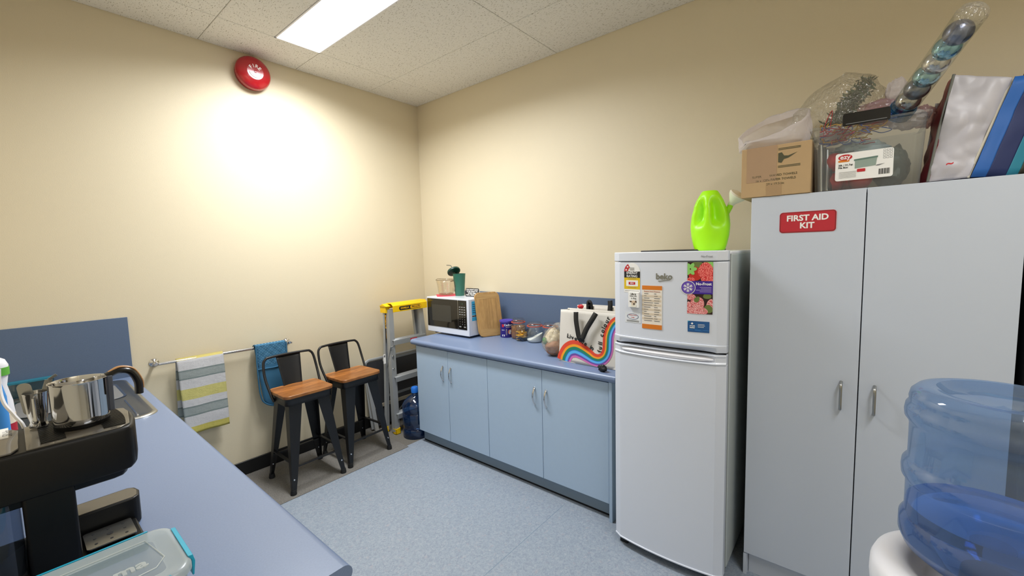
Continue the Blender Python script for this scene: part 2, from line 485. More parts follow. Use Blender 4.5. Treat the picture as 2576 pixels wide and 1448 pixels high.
# ------------------------------------------------------------------ room shell
XL, YF = -2.80, -4.40
def wallbox(name, a, b):
    mb = MB(); mb.box(a, b, M['wall']); return struct(mb.build(name, smooth=0))
wallbox('wall_back', (XL - 0.1, 0, 0), (0.1, 0.1, H + 0.1))
wallbox('wall_right', (0, YF - 0.1, 0), (0.1, 0, H + 0.1))
wallbox('wall_left', (XL - 0.1, YF - 0.1, 0), (XL, 0, H + 0.1))
wallbox('wall_front', (XL, YF - 0.1, 0), (0, YF, H + 0.1))
mb = MB(); mb.box((XL, YF, -0.05), (0, -0.565, 0), M['vinyl'])
for y in (-1.971,):
    mb.box((-2.1, y - 0.0012, 0), (-0.60, y + 0.0012, 0.0004), M['vinyl_seam'])
struct(mb.build('floor', smooth=0))
mb = MB(); mb.box((XL, -0.565, -0.05), (0, 0, 0.0), M['carpet']); struct(mb.build('floor', smooth=0))
mb = MB(); mb.box((XL, -0.012, 0), (-0.0, 0, 0.098), M['dark_skirt']); struct(mb.build('baseboard_back', bevel=0.003))
mb = MB(); mb.box((-0.012, -0.58, 0), (0, -0.012, 0.098), M['dark_skirt']); struct(mb.build('baseboard_right', bevel=0.003))
# tiled ceiling: bevelled slabs with a groove between them
mb = MB()
xs = [0, -0.513, -1.113, -1.713, -2.313, XL]
ys = [0, -0.38, -1.58, -2.78, -3.98, YF]
LX0, LX1 = -1.402, -1.113
g = 0.0015
for i in range(5):
    for j in range(5):
        x1, x0, y1, y0 = xs[i], xs[i + 1], ys[j], ys[j + 1]
        if i == 2 and j == 1: x1 = LX0
        mb.box((x0 + g, y0 + g, H), (x1 - g, y1 - g, H + 0.015), M['ceil'])
mb.box((XL, YF, H + 0.016), (0, 0, H + 0.03), M['ceil_gap'])
struct(mb.build('ceiling', smooth=0, bevel=0.002, seg=1))

# ceiling light
t = empty('ceiling_light', (-1.2575, -0.98, H), 'long recessed fluorescent panel light glowing white in the tiled ceiling', 'ceiling light')
mb = MB()
for a, b in (((LX0, -1.58, H - 0.004), (LX0 + 0.008, -0.38, H + 0.012)), ((LX1 - 0.008, -1.58, H - 0.004), (LX1, -0.38, H + 0.012)),
             ((LX0, -1.58, H - 0.004), (LX1, -1.572, H + 0.012)), ((LX0, -0.388, H - 0.004), (LX1, -0.38, H + 0.012))):
    mb.box(a, b, M['white_plastic'])
mb.build('frame', t)
mb = MB(); mb.box((LX0 + 0.008, -1.572, H - 0.002), (LX1 - 0.008, -0.388, H + 0.004), emit_mat('diffuser_glow', (1.0, 0.99, 1.0), 6.0))
mb.build('diffuser', t)
t = empty('ceiling_light', (-1.85, -3.98, H), 'added unseen fill light panel in the ceiling near the front wall', 'ceiling light')  # glowing panel added to go with the rear fill lamp, out of view
mb = MB(); mb.box((-2.44, -4.12, H - 0.003), (-1.26, -3.84, H - 0.0005), emit_mat('rear_fill_glow', (1.0, 0.97, 0.94), 3.0)); mb.build('diffuser', t)

# ------------------------------------------------------------------ fire bell
t = empty('fire_bell', (-1.42, 0, 2.66), 'round red enamelled fire bell high on the cream wall under the ceiling', 'fire bell')
cb = (-1.418, 0, 2.768)
mb = MB(); mb.lathe([(0.098, 0), (0.104, 0.006), (0.104, 0.022), (0.096, 0.03)], cb, mat('dull_red', '#8c1a1d', 0.45), 40, 'y'); mb.build('back_box', t)
mb = MB(); mb.lathe([(0.106, 0.028), (0.110, 0.034), (0.109, 0.046), (0.102, 0.060), (0.086, 0.072), (0.062, 0.078), (0.050, 0.080), (0.050, 0.0815), (0.0, 0.083)], cb, M['red_paint'], 56, 'y', cap1=False)
mb.build('gong', t, smooth=60)
mb = MB()
wp = mat('white_bell_print', '#f4e6e8', 0.35)
for i, ch in enumerate('FIRE'):
    a = radians(140 - i * 32)
    o = Vector(cb) + Vector((cos(a) * 0.036, -0.084, sin(a) * 0.036)); d = a - pi / 2
    mb.text(ch, 0.030, o, (cos(d), 0, sin(d)), (-sin(d), 0, cos(d)), wp, 0.0004, bold=0.0008)
mb.tube([Vector(cb) + Vector((cos(radians(a)) * 0.037, -0.0835, sin(radians(a)) * 0.037)) for a in range(190, 351, 8)], 0.0025, wp, 6)
mb.prism([(cos(radians(a)) * 0.028, sin(radians(a)) * 0.028) for a in range(195, 346, 10)], Vector(cb) + Vector((0, -0.0828, 0)), X, Z, 0.0015, wp)
mb.lathe([(0.010, 0.082), (0.008, 0.088), (0.0, 0.089)], cb, M['red_paint'], 20, 'y')
mb.build('emblem', t)

# ------------------------------------------------------------------ towel rail and cloths
t = empty('towel_rail', (-1.7, 0, 0.885), 'long thin chrome towel rail screwed to the cream wall', 'towel rail')
mb = MB(); mb.cyl((-2.085, -0.055, 0.893), (-1.30, -0.055, 0.884), 0.0085, M['chrome']); mb.lathe([(0.013, -0.004), (0.013, 0.004)], (-2.085, -0.055, 0.893), M['chrome'], 16)
mb.build('rail', t)
for x, z in ((-2.080, 0.897), (-1.318, 0.887)):
    mb = MB(); mb.lathe([(0.024, 0), (0.024, 0.004), (0.016, 0.008), (0.009, 0.016), (0.008, 0.048), (0.013, 0.052), (0.013, 0.062), (0.008, 0.068)], (x, 0, z), M['chrome'], 24, 'y'); mb.build('bracket', t)

def stripes_mat():
    m, nt, b = new_mat('striped_linen')
    tc = nd(nt, 'ShaderNodeTexCoord'); sp = nd(nt, 'ShaderNodeSeparateXYZ'); nt.links.new(tc.outputs['UV'], sp.inputs[0])
    cr = nd(nt, 'ShaderNodeValToRGB'); cr.color_ramp.interpolation = 'CONSTANT'
    W_, G_, DG, YL = '#e6e6ea', '#adb7b7', '#8d9b9b', '#e4dc8a'
    stops = [(0, '#eede86'), (0.022, W_), (0.15, DG), (0.17, G_), (0.255, DG), (0.275, W_), (0.40, YL), (0.54, W_), (0.635, DG), (0.655, G_), (0.745, DG), (0.765, W_), (0.905, '#dfd36e')]
    e = cr.color_ramp.elements
    e[0].position = 0; e[0].color = C(stops[0][1]); e[1].position = stops[1][0]; e[1].color = C(stops[1][1])
    for p, c in stops[2:]:
        q = e.new(p); q.color = C(c)
    nt.links.new(sp.outputs['Y'], cr.inputs[0])
    n = nd(nt, 'ShaderNodeTexNoise'); n.inputs['Scale'].default_value = 40; nt.links.new(tc.outputs['Object'], n.inputs['Vector'])
    n2 = nd(nt, 'ShaderNodeTexNoise'); n2.inputs['Scale'].default_value = 700; nt.links.new(tc.outputs['Object'], n2.inputs['Vector'])
    ad = nd(nt, 'ShaderNodeMath', operation='ADD'); nt.links.new(n.outputs[0], ad.inputs[0]); nt.links.new(n2.outputs[0], ad.inputs[1])
    bp = nd(nt, 'ShaderNodeBump'); bp.inputs['Strength'].default_value = 0.8; bp.inputs['Distance'].default_value = 0.010
    nt.links.new(ad.outputs[0], bp.inputs['Height']); nt.links.new(bp.outputs[0], b.inputs['Normal'])
    nt.links.new(cr.outputs[0], b.inputs['Base Color']); b.inputs['Roughness'].default_value = 0.85
    return m
def cloth(name, x0, x1, zt, zf, zb, m, parent=None, lean=0.0, amp=0.004, sl=0.0, xb=0.0):
    """a cloth folded over the rail: front drop to zf, back drop to zb"""
    nu, nv = 24, 60
    Lf, Lb = zt - zf, zt - zb; tot = Lf + Lb
    verts = []; faces = []; uvs = []
    for j in range(nv + 1):
        s_ = j / nv * tot
        for i in range(nu + 1):
            u = i / nu
            if s_ <= Lf:
                d = Lf - s_; z = zt - d; y = -0.055 - 0.0115 - 0.006 * min(1, d / 0.08)
                x = x0 + (x1 - x0) * u + lean * d + sl * d * (1 - u)
                vv = d / Lf
            else:
                d = s_ - Lf; z = zt - d; y = -0.055 + 0.0115 + 0.004 * min(1, d / 0.08)
                x = x0 + (x1 - x0) * u + xb * d
                vv = d / Lf
            if d < 0.012: z = zt + 0.004 - d * 0.3; y = -0.055 + (1 if s_ > Lf else -1) * (0.004 + d * 0.6)
            k = min(1, d / 0.15)
            y += amp * k * sin(u * 9 + d * 7) + amp * 0.8 * k * noise.noise(Vector((x * 14, d * 9, s_)))
            verts.append((x, min(y, -0.012), z)); uvs.append((u, vv))
    for j in range(nv):
        for i in range(nu):
            a = j * (nu + 1) + i; faces.append((a, a + 1, a + nu + 2, a + nu + 1))
    mb = MB(); mb.add(verts, faces, m)
    o = mb.build(name, parent, smooth=180, solid=0.0025)
    uvl = o.data.uv_layers.new(name='UVMap')
    for lp in o.data.loops: uvl.data[lp.index].uv = uvs[lp.vertex_index]
    return o
o = cloth('tea_towel', -1.985, -1.738, 0.902, 0.418, 0.53, stripes_mat(), lean=0.0, sl=0.03, xb=-0.03)
tag(o, 'white tea towel with yellow and grey stripes folded over the chrome rail', 'tea towel')

def mitt_mat(q):
    m, nt, b = new_mat('blue_dotted_cotton' if q else 'blue_cotton')
    tc = nd(nt, 'ShaderNodeTexCoord')
    b.inputs['Base Color'].default_value = C('#33698c'); b.inputs['Roughness'].default_value = 0.85
    if q:
        mp = nd(nt, 'ShaderNodeMapping'); mp.inputs['Rotation'].default_value = (0, radians(45), 0); mp.inputs['Scale'].default_value = (70, 70, 70)
        nt.links.new(tc.outputs['Object'], mp.inputs[0])
        fr = nd(nt, 'ShaderNodeVectorMath', operation='FRACTION'); nt.links.new(mp.outputs[0], fr.inputs[0])
        sp = nd(nt, 'ShaderNodeSeparateXYZ'); nt.links.new(fr.outputs[0], sp.inputs[0])
        cb_ = nd(nt, 'ShaderNodeCombineXYZ'); nt.links.new(sp.outputs['X'], cb_.inputs['X']); nt.links.new(sp.outputs['Z'], cb_.inputs['Y'])
        ds = nd(nt, 'ShaderNodeVectorMath', operation='DISTANCE'); ds.inputs[1].default_value = (0.5, 0.5, 0); nt.links.new(cb_.outputs[0], ds.inputs[0])
        ls = nd(nt, 'ShaderNodeMath', operation='LESS_THAN'); ls.inputs[1].default_value = 0.10; nt.links.new(ds.outputs['Value'], ls.inputs[0])
        mx = nd(nt, 'ShaderNodeMix', data_type='RGBA'); mx.inputs['A'].default_value = C('#33698c'); mx.inputs['B'].default_value = C('#9fc3d6')
        nt.links.new(ls.outputs[0], mx.inputs['Factor']); nt.links.new(mx.outputs['Result'], b.inputs['Base Color'])
    return m
MQ, MP = mitt_mat(True), mitt_mat(False)
t = empty('oven_glove', (-1.45, -0.055, 0.89), 'blue quilted double oven glove with tiny white dots hanging on the chrome rail', 'oven glove')
def glove_outline(v):
    # half-width factor along the drop 0..1, rounded foot
    return 1.0 if v < 0.78 else math.sqrt(max(0.0, 1 - ((v - 0.78) / 0.22) ** 2)) ** 0.8
def glove(yo, z0, z1, x0, x1, m, th, quilt):
    mb = MB(); xc, hw = (x0 + x1) / 2, (x1 - x0) / 2
    for side in (1, -1):
        def fn(u, v):
            q = glove_outline(v) if z1 < 0.6 else 1
            x = xc + hw * (2 * u - 1) * max(q, 0.25 if v > 0.99 else q) + 0.03 * v * (1 if z1 < 0.6 else 0.3)
            z = z0 + (z1 - z0) * v
            d = th * math.sqrt(max(0, 1 - (2 * u - 1) ** 2)) ** 0.5
            if quilt:
                a = (x + z) * 55; c = (x - z) * 55
                d *= 0.75 + 0.35 * (abs(sin(a)) * abs(sin(c))) ** 0.5
            return Vector((x, yo - side * d, z))
        mb.grid(fn, 26, 40, m)
    return mb
glove(-0.082, 0.905, 0.74, -1.549, -1.354, MQ, 0.009, True).build('quilted_top', t, smooth=180)
glove(-0.080, 0.76, 0.457, -1.549, -1.354, MP, 0.014, False).build('glove_pocket', t, smooth=180)
glove(-0.030, 0.905, 0.56, -1.545, -1.358, MQ, 0.008, True).build('rear_flap', t, smooth=180)
mb = MB()
mb.tube(catmull([(-1.551, -0.088, 0.90), (-1.552, -0.09, 0.74), (-1.545, -0.09, 0.56), (-1.515, -0.09, 0.49), (-1.435, -0.09, 0.455), (-1.36, -0.09, 0.49), (-1.335, -0.09, 0.56), (-1.352, -0.09, 0.74), (-1.352, -0.088, 0.90)]), 0.005, mitt_mat(False), 8)
mb.tube([(-1.55, -0.094, 0.742), (-1.45, -0.1, 0.738), (-1.352, -0.094, 0.740)], 0.004, MP, 8)
mb.tube([(-1.549, -0.055 + 0.03 * cos(a), 0.893 + 0.013 * sin(a)) for a in [radians(k) for k in range(0, 181, 20)]], 0.002, MP, 6)
mb.build('piping', t)
mb = MB(); mb.grid(lambda u, v: Vector((-1.549 + 0.195 * u, -0.056 - 0.027 * cos(pi * (1 - v)), 0.897 + 0.012 * sin(pi * v))), 10, 12, MQ); mb.build('fold_over', t, solid=0.004)

# ------------------------------------------------------------------ stools
def make_stool(label, loc):
    t = empty('bar_stool', (0, 0, 0), label, 'bar stool', None)
    bm_ = M['black_metal']; HS = 0.60
    mb = MB(); mb.prism(rrect(0.325, 0.285, 0.04, 6), (0, 0.01, HS + 0.002), X, Y, 0.022, M['seat_wood']); mb.build('seat', t, bevel=0.004)
    mb = MB()
    P = rrect(0.30, 0.262, 0.035, 5, 0, 0.01)
    mb.rings([[(x, y, HS + 0.002) for x, y in P], [(x * 1.02, (y - 0.01) * 1.02 + 0.01, HS - 0.045) for x, y in P]], bm_, cap1=False)
    mb.build('seat_frame', t, solid=0.003)
    for sx in (-1, 1):
        for sy in (-1, 1):
            mb = MB()
            top = Vector((sx * 0.130, 0.01 + sy * 0.110, HS - 0.003)); bot = Vector((sx * 0.180, sy * 0.180, 0.012))
            rs = []
            for k in range(9):
                s_ = k / 8; p = top.lerp(bot, s_); wd = 0.060 * (1 - s_) ** 0.9 + 0.027
                ix, iy = -sx, -sy
                rs.append([(p.x, p.y, p.z), (p.x + ix * wd, p.y, p.z), (p.x + ix * wd, p.y + iy * 0.004, p.z), (p.x + ix * 0.006, p.y + iy * 0.006, p.z), (p.x + ix * 0.004, p.y + iy * wd * 0.8, p.z), (p.x, p.y + iy * wd * 0.8, p.z)])
            mb.rings(rs, bm_)
            lg = mb.build('leg', t, bevel=0.0015, seg=1)
            mb = MB(); q = bot + Vector((-sx * 0.012, -sy * 0.011, -0.012)); mb.lathe([(0.019, 0), (0.019, 0.01), (0.016, 0.03)], q, M['black_matte'], 4 * 4); mb.build('foot_cap', lg, org=(0, 0, 0))
            mb = MB(); q = top.lerp(bot, 0.86); mb.lathe([(0.006, 0), (0.005, 0.004), (0, 0.005)], (q.x - sx * 0.014, q.y - (0.001 if sy < 0 else 0.008), q.z), M['chrome'], 12, 'y'); mb.build('screw', lg, org=(0, 0, 0))
    def at(sx, sy, z):
        s_ = (HS - 0.003 - z) / (HS - 0.015); return Vector((sx * (0.130 + 0.05 * s_) - sx * 0.01, 0.01 * (1 - s_) + sy * (0.110 + 0.07 * s_) - sy * 0.01, z))
    for a, b, z in (((-1, -1), (1, -1), 0.165), ((-1, 1), (1, 1), 0.165), ((-1, -1), (-1, 1), 0.195), ((1, -1), (1, 1), 0.195)):
        mb = MB(); mb.bar(at(*a, z), at(*b, z), 0.008, 0.018, bm_, side=Z); mb.build('stretcher', t)
    mb = MB()
    path = [(-0.158, 0.06, 0.555), (-0.166, 0.085, 0.60), (-0.174, 0.14, 0.70), (-0.168, 0.17, 0.79), (-0.150, 0.178, 0.822), (-0.12, 0.18, 0.830), (0, 0.188, 0.832), (0.12, 0.18, 0.830), (0.150, 0.178, 0.822), (0.168, 0.17, 0.79), (0.174, 0.14, 0.70), (0.166, 0.085, 0.60), (0.158, 0.06, 0.555)]
    mb.tube(catmull(path, 5), 0.0085, bm_, 12); mb.build('back_hoop', t)
    mb = MB()
    def splat(u, v):
        hw = 0.060 + 0.022 * v
        return Vector((hw * (2 * u - 1), 0.128 + 0.058 * v - 0.012 * (1 - (2 * u - 1) ** 2) * -1, 0.60 + 0.232 * v))
    mb.grid(splat, 10, 8, bm_); mb.build('splat', t, solid=0.003)
    t.location = loc
    return t
def dup(root, loc, label, rz=0.0):
    r = root.copy(); COL.objects.link(r); r.location = loc; r.rotation_euler = (0, 0, rz); r['label'] = label
    for ch in list(root.children):
        c = ch.copy(); COL.objects.link(c); c.parent = r
        for g_ in ch.children:
            d = g_.copy(); COL.objects.link(d); d.parent = c
    return r
s1 = make_stool('black metal bar stool with wooden seat, nearer one in front of the oven glove', (-1.387, -0.380, 0.004))
dup(s1, (-0.992, -0.345, 0.004), 'black metal bar stool with wooden seat, the one beside the step ladder', radians(3))

mb = MB(); mb.box((-2.05, -0.592, 0.0), (-0.70, -0.02, 0.004), M['mat_carpet'])
tag(mb.build('floor_mat', bevel=0.002), 'thin grey carpet mat on the floor under the bar stools', 'mat')

# ------------------------------------------------------------------ step ladder
t = empty('step_ladder', (-0.42, -0.25, 0), 'folded aluminium step ladder with a yellow top cap leaning beside the worktop', 'step ladder')
al = M['alu']
x0, x1 = -0.612, -0.205
def chan(mb, p0, p1, w_, d_, m, open_dir):
    """C-channel rail"""
    p0, p1 = Vector(p0), Vector(p1)
    t_ = 0.004
    mb.bar(p0, p1, w_, t_, m, side=X)
    for s_ in (-1, 1):
        o_ = Vector((s_ * (w_ / 2 - t_ / 2), open_dir * d_ / 2, 0)); mb.bar(p0 + o_, p1 + o_, t_, d_, m, side=X)
for nm, xx, xt in (('front_rail', x0, x0 + 0.055), ('front_rail', x1, x1 - 0.04)):
    mb = MB(); chan(mb, (xx + 0.005, -0.318, 0.02), (xt, -0.232, 1.05), 0.046, 0.045, al, 1); mb.build(nm, t)
for nm, xx, xt in (('rear_rail', x0 - 0.028, x0 + 0.040), ('rear_rail', x1 - 0.02, x1 - 0.075)):
    mb = MB(); chan(mb, (xx, -0.205, 0.02), (xt, -0.165, 1.05), 0.030, 0.024, al, -1); mb.build(nm, t)
for i, z in enumerate((0.165, 0.475, 0.785)):
    k = z / 1.05; y = -0.318 + 0.086 * k; xa = x0 + 0.055 * k; xb_ = x1 - 0.04 * k
    mb = MB(); mb.box((xa, y - 0.022, z), (xb_, y + 0.055, z + 0.005), al); mb.box((xa, y - 0.022, z - 0.038), (xb_, y - 0.018, z), al); mb.box((xa, y + 0.051, z - 0.02), (xb_, y + 0.055, z), al)
    for g_ in range(7): mb.box((xa + 0.01, y - 0.015 + g_ * 0.009, z + 0.005), (xb_ - 0.01, y - 0.012 + g_ * 0.009, z + 0.0065), al)
    st = mb.build('tread', t, bevel=0.001, seg=1)
    if i == 2:
        mb = MB(); mb.box((-0.40, y - 0.0235, z - 0.030), (-0.33, y - 0.022, z - 0.006), M['red']); mb.text('DANGER', 0.012, (-0.365, y - 0.0238, z - 0.018), X, Z, M['paper']); mb.build('warning_label', st)
for z in (0.30, 0.62):
    mb = MB(); mb.bar((x0 - 0.01, -0.178, z), (x1 - 0.04, -0.172, z), 0.004, 0.02, al, side=Y); mb.build('rear_brace', t)
mb = MB(); mb.bar((x0 + 0.02, -0.30, 0.16), (x0 + 0.13, -0.215, 0.055), 0.016, 0.003, al); mb.build('gusset', t)
mb = MB(); mb.bar((x0 + 0.03, -0.275, 0.66), (x0 + 0.02, -0.20, 0.42), 0.016, 0.003, al); mb.bar((x0 + 0.012, -0.275, 0.74), (x0 + 0.02, -0.20, 0.55), 0.016, 0.003, al)
for z in (0.42, 0.55, 0.66, 0.74): mb.lathe([(0.008, 0), (0.008, 0.004), (0.004, 0.007)], (x0 + 0.025, -0.275, z), M['chrome'], 12, 'y')
mb.build('spreader', t)
for xx, y, nm in ((x0 + 0.006, -0.318, 'foot'), (x1, -0.318, 'foot'), (x0 - 0.026, -0.205, 'foot'), (x1 - 0.02, -0.205, 'foot')):
    mb = MB(); mb.box((xx - 0.023, y - 0.012, 0), (xx + 0.023, y + 0.030, 0.006), M['yellow']); mb.box((xx - 0.023, y - 0.012, 0), (xx - 0.018, y + 0.030, 0.05), M['yellow'])
    mb.box((xx + 0.018, y - 0.012, 0), (xx + 0.023, y + 0.030, 0.05), M['yellow']); mb.box((xx - 0.023, y - 0.012, 0), (xx + 0.023, y - 0.007, 0.05), M['yellow']); mb.build(nm, t, bevel=0.0015, seg=1)
mb = MB()
cap = [(-0.262, 1.025), (-0.262, 1.080), (-0.235, 1.100), (-0.168, 1.100), (-0.150, 1.092), (-0.150, 1.05), (-0.156, 1.05), (-0.156, 1.088), (-0.172, 1.094), (-0.233, 1.094), (-0.256, 1.077), (-0.256, 1.025)]
mb.rings([[(x, y, z) for y, z in cap] for x in (-0.553, -0.19)], M['yellow'])
mb.box((-0.596, -0.215, 1.02), (-0.556, -0.135, 1.076), M['yellow'])
mb.rings([[(x, y, z) for y, z in ((-0.235, 1.076), (-0.18, 1.098), (-0.13, 1.076))] for x in (-0.602, -0.555)], M['yellow'])
tc_ = mb.build('top_cap', t, bevel=0.0015, seg=1)
mb = MB(); yb = M['ink']
mb.prism(rrect(0.235, 0.034, 0.016, 6), (-0.375, -0.2622, 1.052), X, Z, 0.001, yb)
mb.prism(rrect(0.118, 0.026, 0.011, 6), (-0.318, -0.2634, 1.052), X, Z, 0.0006, mat('amber_ink', '#f0b400', 0.5))
mb.text('GORILLA', 0.021, (-0.435, -0.2640, 1.052), X, Z, mat('amber_letters', '#f0b400', 0.5), 0.0004, bold=0.0006)
mb.text('PRO-LITE', 0.021, (-0.318, -0.2642, 1.052), X, Z, yb, 0.0004, bold=0.0005)
mb.build('brand_label', tc_)
mb = MB(); k = (0.9) / 1.05
cx_, cy_ = x0 - 0.028 + 0.068 * k - 0.002, -0.205 + 0.04 * k - 0.028
D_ = Vector((0.04, 0.04, 1.03)).normalized()
am = mat('amber_strip', '#e8a818', 0.5)
mb.prism(rrect(0.026, 0.22, 0.012, 6), (cx_, cy_, 0.90), X, Z, 0.001, yb); mb.prism(rrect(0.022, 0.12, 0.010, 6), (cx_, cy_ - 0.0012, 0.946), X, Z, 0.0006, am)
mb.text('PRO-LITE', 0.022, (cx_, cy_ - 0.0022, 0.946), Z, -X, yb, 0.0003, bold=0.0004); mb.text('GORILLA', 0.018, (cx_, cy_ - 0.0018, 0.836), Z, -X, am, 0.0003, bold=0.0004)
mb.build('side_label', t)
mb = MB(); mb.box((x0 - 0.04, -0.235, 0.60), (x0 - 0.018, -0.233, 0.68), M['paper']); mb.box((x0 - 0.036, -0.2356, 0.655), (x0 - 0.022, -0.235, 0.672), M['ink_grey']); mb.build('safety_label', t)

# ------------------------------------------------------------------ folding table leaning on the wall
t = empty('folded_table', (-0.45, -0.06, 0), 'folded table with dark top and silver edge frame leaning on the wall behind the ladder', 'folding table')
def tz(z): return -0.105 + 0.085 * z / 0.6
mb = MB()
def pan(u, v): return (u, tz(v), v)
mb.bar((-0.39, tz(0.03), 0.03), (-0.39, tz(0.585), 0.585), 0.62, 0.014, M['grey_dark'], side=X); mb.build('tabletop', t)
mb = MB(); fr = [(-0.07, 0.02)] + [(-0.07, 0.60)] + [(-0.66, 0.60), (-0.69, 0.588), (-0.707, 0.56)] + [(-0.707, 0.02)]
mb.tube([(u, tz(v), v) for u, v in fr], 0.013, M['alu'], 8, flat=(1, 0.8)); mb.build('edge_frame', t)
mb = MB(); mb.bar((-0.685, tz(0.0) - 0.025, 0.0), (-0.705, tz(0.44) - 0.02, 0.44), 0.034, 0.018, M['alu'], side=X); mb.build('leg', t)
mb = MB(); mb.bar((-0.12, tz(0.0) - 0.025, 0.0), (-0.10, tz(0.44) - 0.02, 0.44), 0.034, 0.018, M['alu'], side=X); mb.build('leg', t)
mb = MB(); mb.bar((-0.70, tz(0.2) - 0.016, 0.20), (-0.10, tz(0.2) - 0.016, 0.20), 0.03, 0.006, mat('beige_bar', '#a39a86', 0.6), side=Z); mb.bar((-0.50, tz(0.1) - 0.018, 0.06), (-0.32, tz(0.2) - 0.018, 0.19), 0.012, 0.006, M['alu']); mb.build('cross_bar', t)

# small blue water bottle on the carpet
def bottle_profile(s_, rings):
    return [(r * s_, h * s_) for r, h in rings]
t = empty('water_bottle', (-0.518, -0.46, 0), 'clear blue water cooler bottle with blue cap standing on the floor beside the cabinets', 'water bottle')
mb = MB(); mb.lathe([(0.0, 0.0), (0.095, 0.0), (0.108, 0.012), (0.108, 0.07), (0.102, 0.078), (0.108, 0.086), (0.108, 0.20), (0.102, 0.208), (0.108, 0.216), (0.108, 0.268), (0.09, 0.30), (0.055, 0.330), (0.028, 0.345), (0.026, 0.375)], (-0.518, -0.46, 0.0), M['blue_small'], 40, cap0=False); mb.build('bottle_body', t, smooth=60)
mb = MB(); mb.lathe([(0.0, 0.366), (0.030, 0.366), (0.031, 0.402), (0.024, 0.412), (0.0, 0.412)], (-0.518, -0.46, 0.0), mat('blue_cap', '#1f6fd0', 0.4), 24, cap0=False, cap1=False); mb.build('cap', t)

# ------------------------------------------------------------------ base cabinets
ZT = 0.84
t = None
XC = -0.585
DY = [-0.592, -0.960, -1.357, -1.811, -2.256]
def cupboard(y0, ym, y1, label):
    t = empty('base_cabinet', (-0.3, (y0 + y1) / 2, 0), label, 'cabinet', 'pale blue base cabinets under the worktop')
    mb = MB(); mb.box((XC + 0.02, y1, 0.10), (-0.002, y0, 0.795), M['pale_blue']); mb.build('carcass', t)
    mb = MB(); mb.box((XC + 0.045, y1, 0.012), (XC + 0.06, y0, 0.10), M['kick']); mb.box((XC + 0.046, y1, 0.0), (XC + 0.059, y0, 0.012), M['gap']); mb.build('kickboard', t)
    for a, b, hy in ((y0, ym, ym + 0.055), (ym, y1, ym - 0.032)):
        mb = MB(); mb.box((XC, b + 0.0015, 0.102), (XC + 0.018, a - 0.0015, 0.790), M['pale_blue']); d = mb.build('door', t, bevel=0.0012)
        mb = MB()
        zc = 0.615
        path = [(XC - 0.001, hy, zc + 0.054), (XC - 0.010, hy, zc + 0.042), (XC - 0.019, hy, zc + 0.022), (XC - 0.022, hy, zc), (XC - 0.019, hy, zc - 0.022), (XC - 0.010, hy, zc - 0.042), (XC - 0.001, hy, zc - 0.054)]
        mb.tube(catmull(path, 5), 0.0040, M['chrome'], 10, flat=(1, 1.3))
        for s_ in (-1, 1): mb.lathe([(0.007, 0), (0.005, 0.005)], (XC, hy, zc + s_ * 0.053), M['chrome'], 14, 'x')
        mb.build('handle', d)
    return t
cupboard(DY[0], DY[1], DY[2], 'pale blue two-door base cabinet under the microwave')
cupboard(DY[2], DY[3], DY[4], 'pale blue two-door base cabinet beside the fridge')
mb = MB(); mb.box((XC - 0.004, -2.276, 0.0), (-0.002, -2.2575, 0.795), M['pale_blue'])
tag(mb.build('end_panel', bevel=0.001), 'pale blue full-height end panel between cabinets and fridge', 'cabinet panel')
def worktop(x0, x1, y0, y1, nose_x, m, name, label, zt=ZT, th=0.042, nose=1, noy=None):
    mb = MB(); r = th / 2
    prof = [(x1 if nose < 0 else x0, zt - th), (x1 if nose < 0 else x0, zt)]
    xe = x0 if nose < 0 else x1
    for k in range(0, 13):
        a = radians(90 - k * 15); prof.append((xe - nose * r + nose * r * cos(a), zt - r + r * sin(a)))
    mb.rings([[(x, y, z) for x, z in prof] for y in (y0, y1)], m)
    return mb
mb = worktop(-0.612, -0.002, -2.305, -0.558, 0, M['bench_laminate'], '', '', nose=-1)
tag(mb.build('worktop', bevel=0.0), 'blue laminate worktop with rounded front edge under the microwave and jars', 'worktop')
mb = MB(); mb.box((-0.013, -2.9, ZT), (-0.001, -0.575, 1.176), M['navy_laminate'])
tag(mb.build('splashback', bevel=0.001), 'long blue laminate splashback on the wall behind the jars and tote bag', 'splashback')

# ------------------------------------------------------------------ microwave
MX, MY0, MY1, MZ0, MZ1 = -0.345, -0.452, -0.955, ZT + 0.016, 1.150
t = empty('microwave', (-0.17, -0.70, ZT), 'white microwave oven with black glass front on the worktop', 'microwave oven')
MY1B = -0.952
mb = MB(); mb.box((MX + 0.014, MY1, MZ0), (-0.03, MY0, MZ1), M['white_gloss']); mb.build('casing', t, bevel=0.006, seg=3)
mb = MB()
mb.box((MX, MY1, MZ0), (MX + 0.016, MY0, MZ1), M['white_gloss']); fp = mb.build('front_panel', t, bevel=0.005, seg=3)
mb = MB(); yw = MY0 - 0.375
mb.prism(rrect(0.372, 0.232, 0.006, 4), (MX + 0.001, MY0 - 0.195, 1.022), RY, Z, 0.004, M['black_glass']); dr = mb.build('door', t, bevel=0.001)
mb = MB(); mb.prism(rrect(0.235, 0.135, 0.008, 4), (MX - 0.0032, MY0 - 0.188, 1.022), RY, Z, 0.0008, mat('window_mesh', '#3c3a34', 0.25, var=0.1, vscale=300)); mb.build('window', dr)
mb = MB(); mb.prism(rrect(0.096, 0.232, 0.004, 4), (MX + 0.001, MY0 - 0.433, 1.022), RY, Z, 0.004, M['black_glass']); cp = mb.build('control_panel', t, bevel=0.001)
mb = MB(); mb.prism(rrect(0.048, 0.020, 0.002, 2), (MX - 0.0032, MY0 - 0.433, 1.112), RY, Z, 0.0008, mat('display', '#23281f', 0.2)); mb.text('12:00', 0.013, (MX - 0.0042, MY0 - 0.433, 1.112), RY, Z, mat('display_digits', '#4c5a48', 0.5)); mb.build('display', cp)
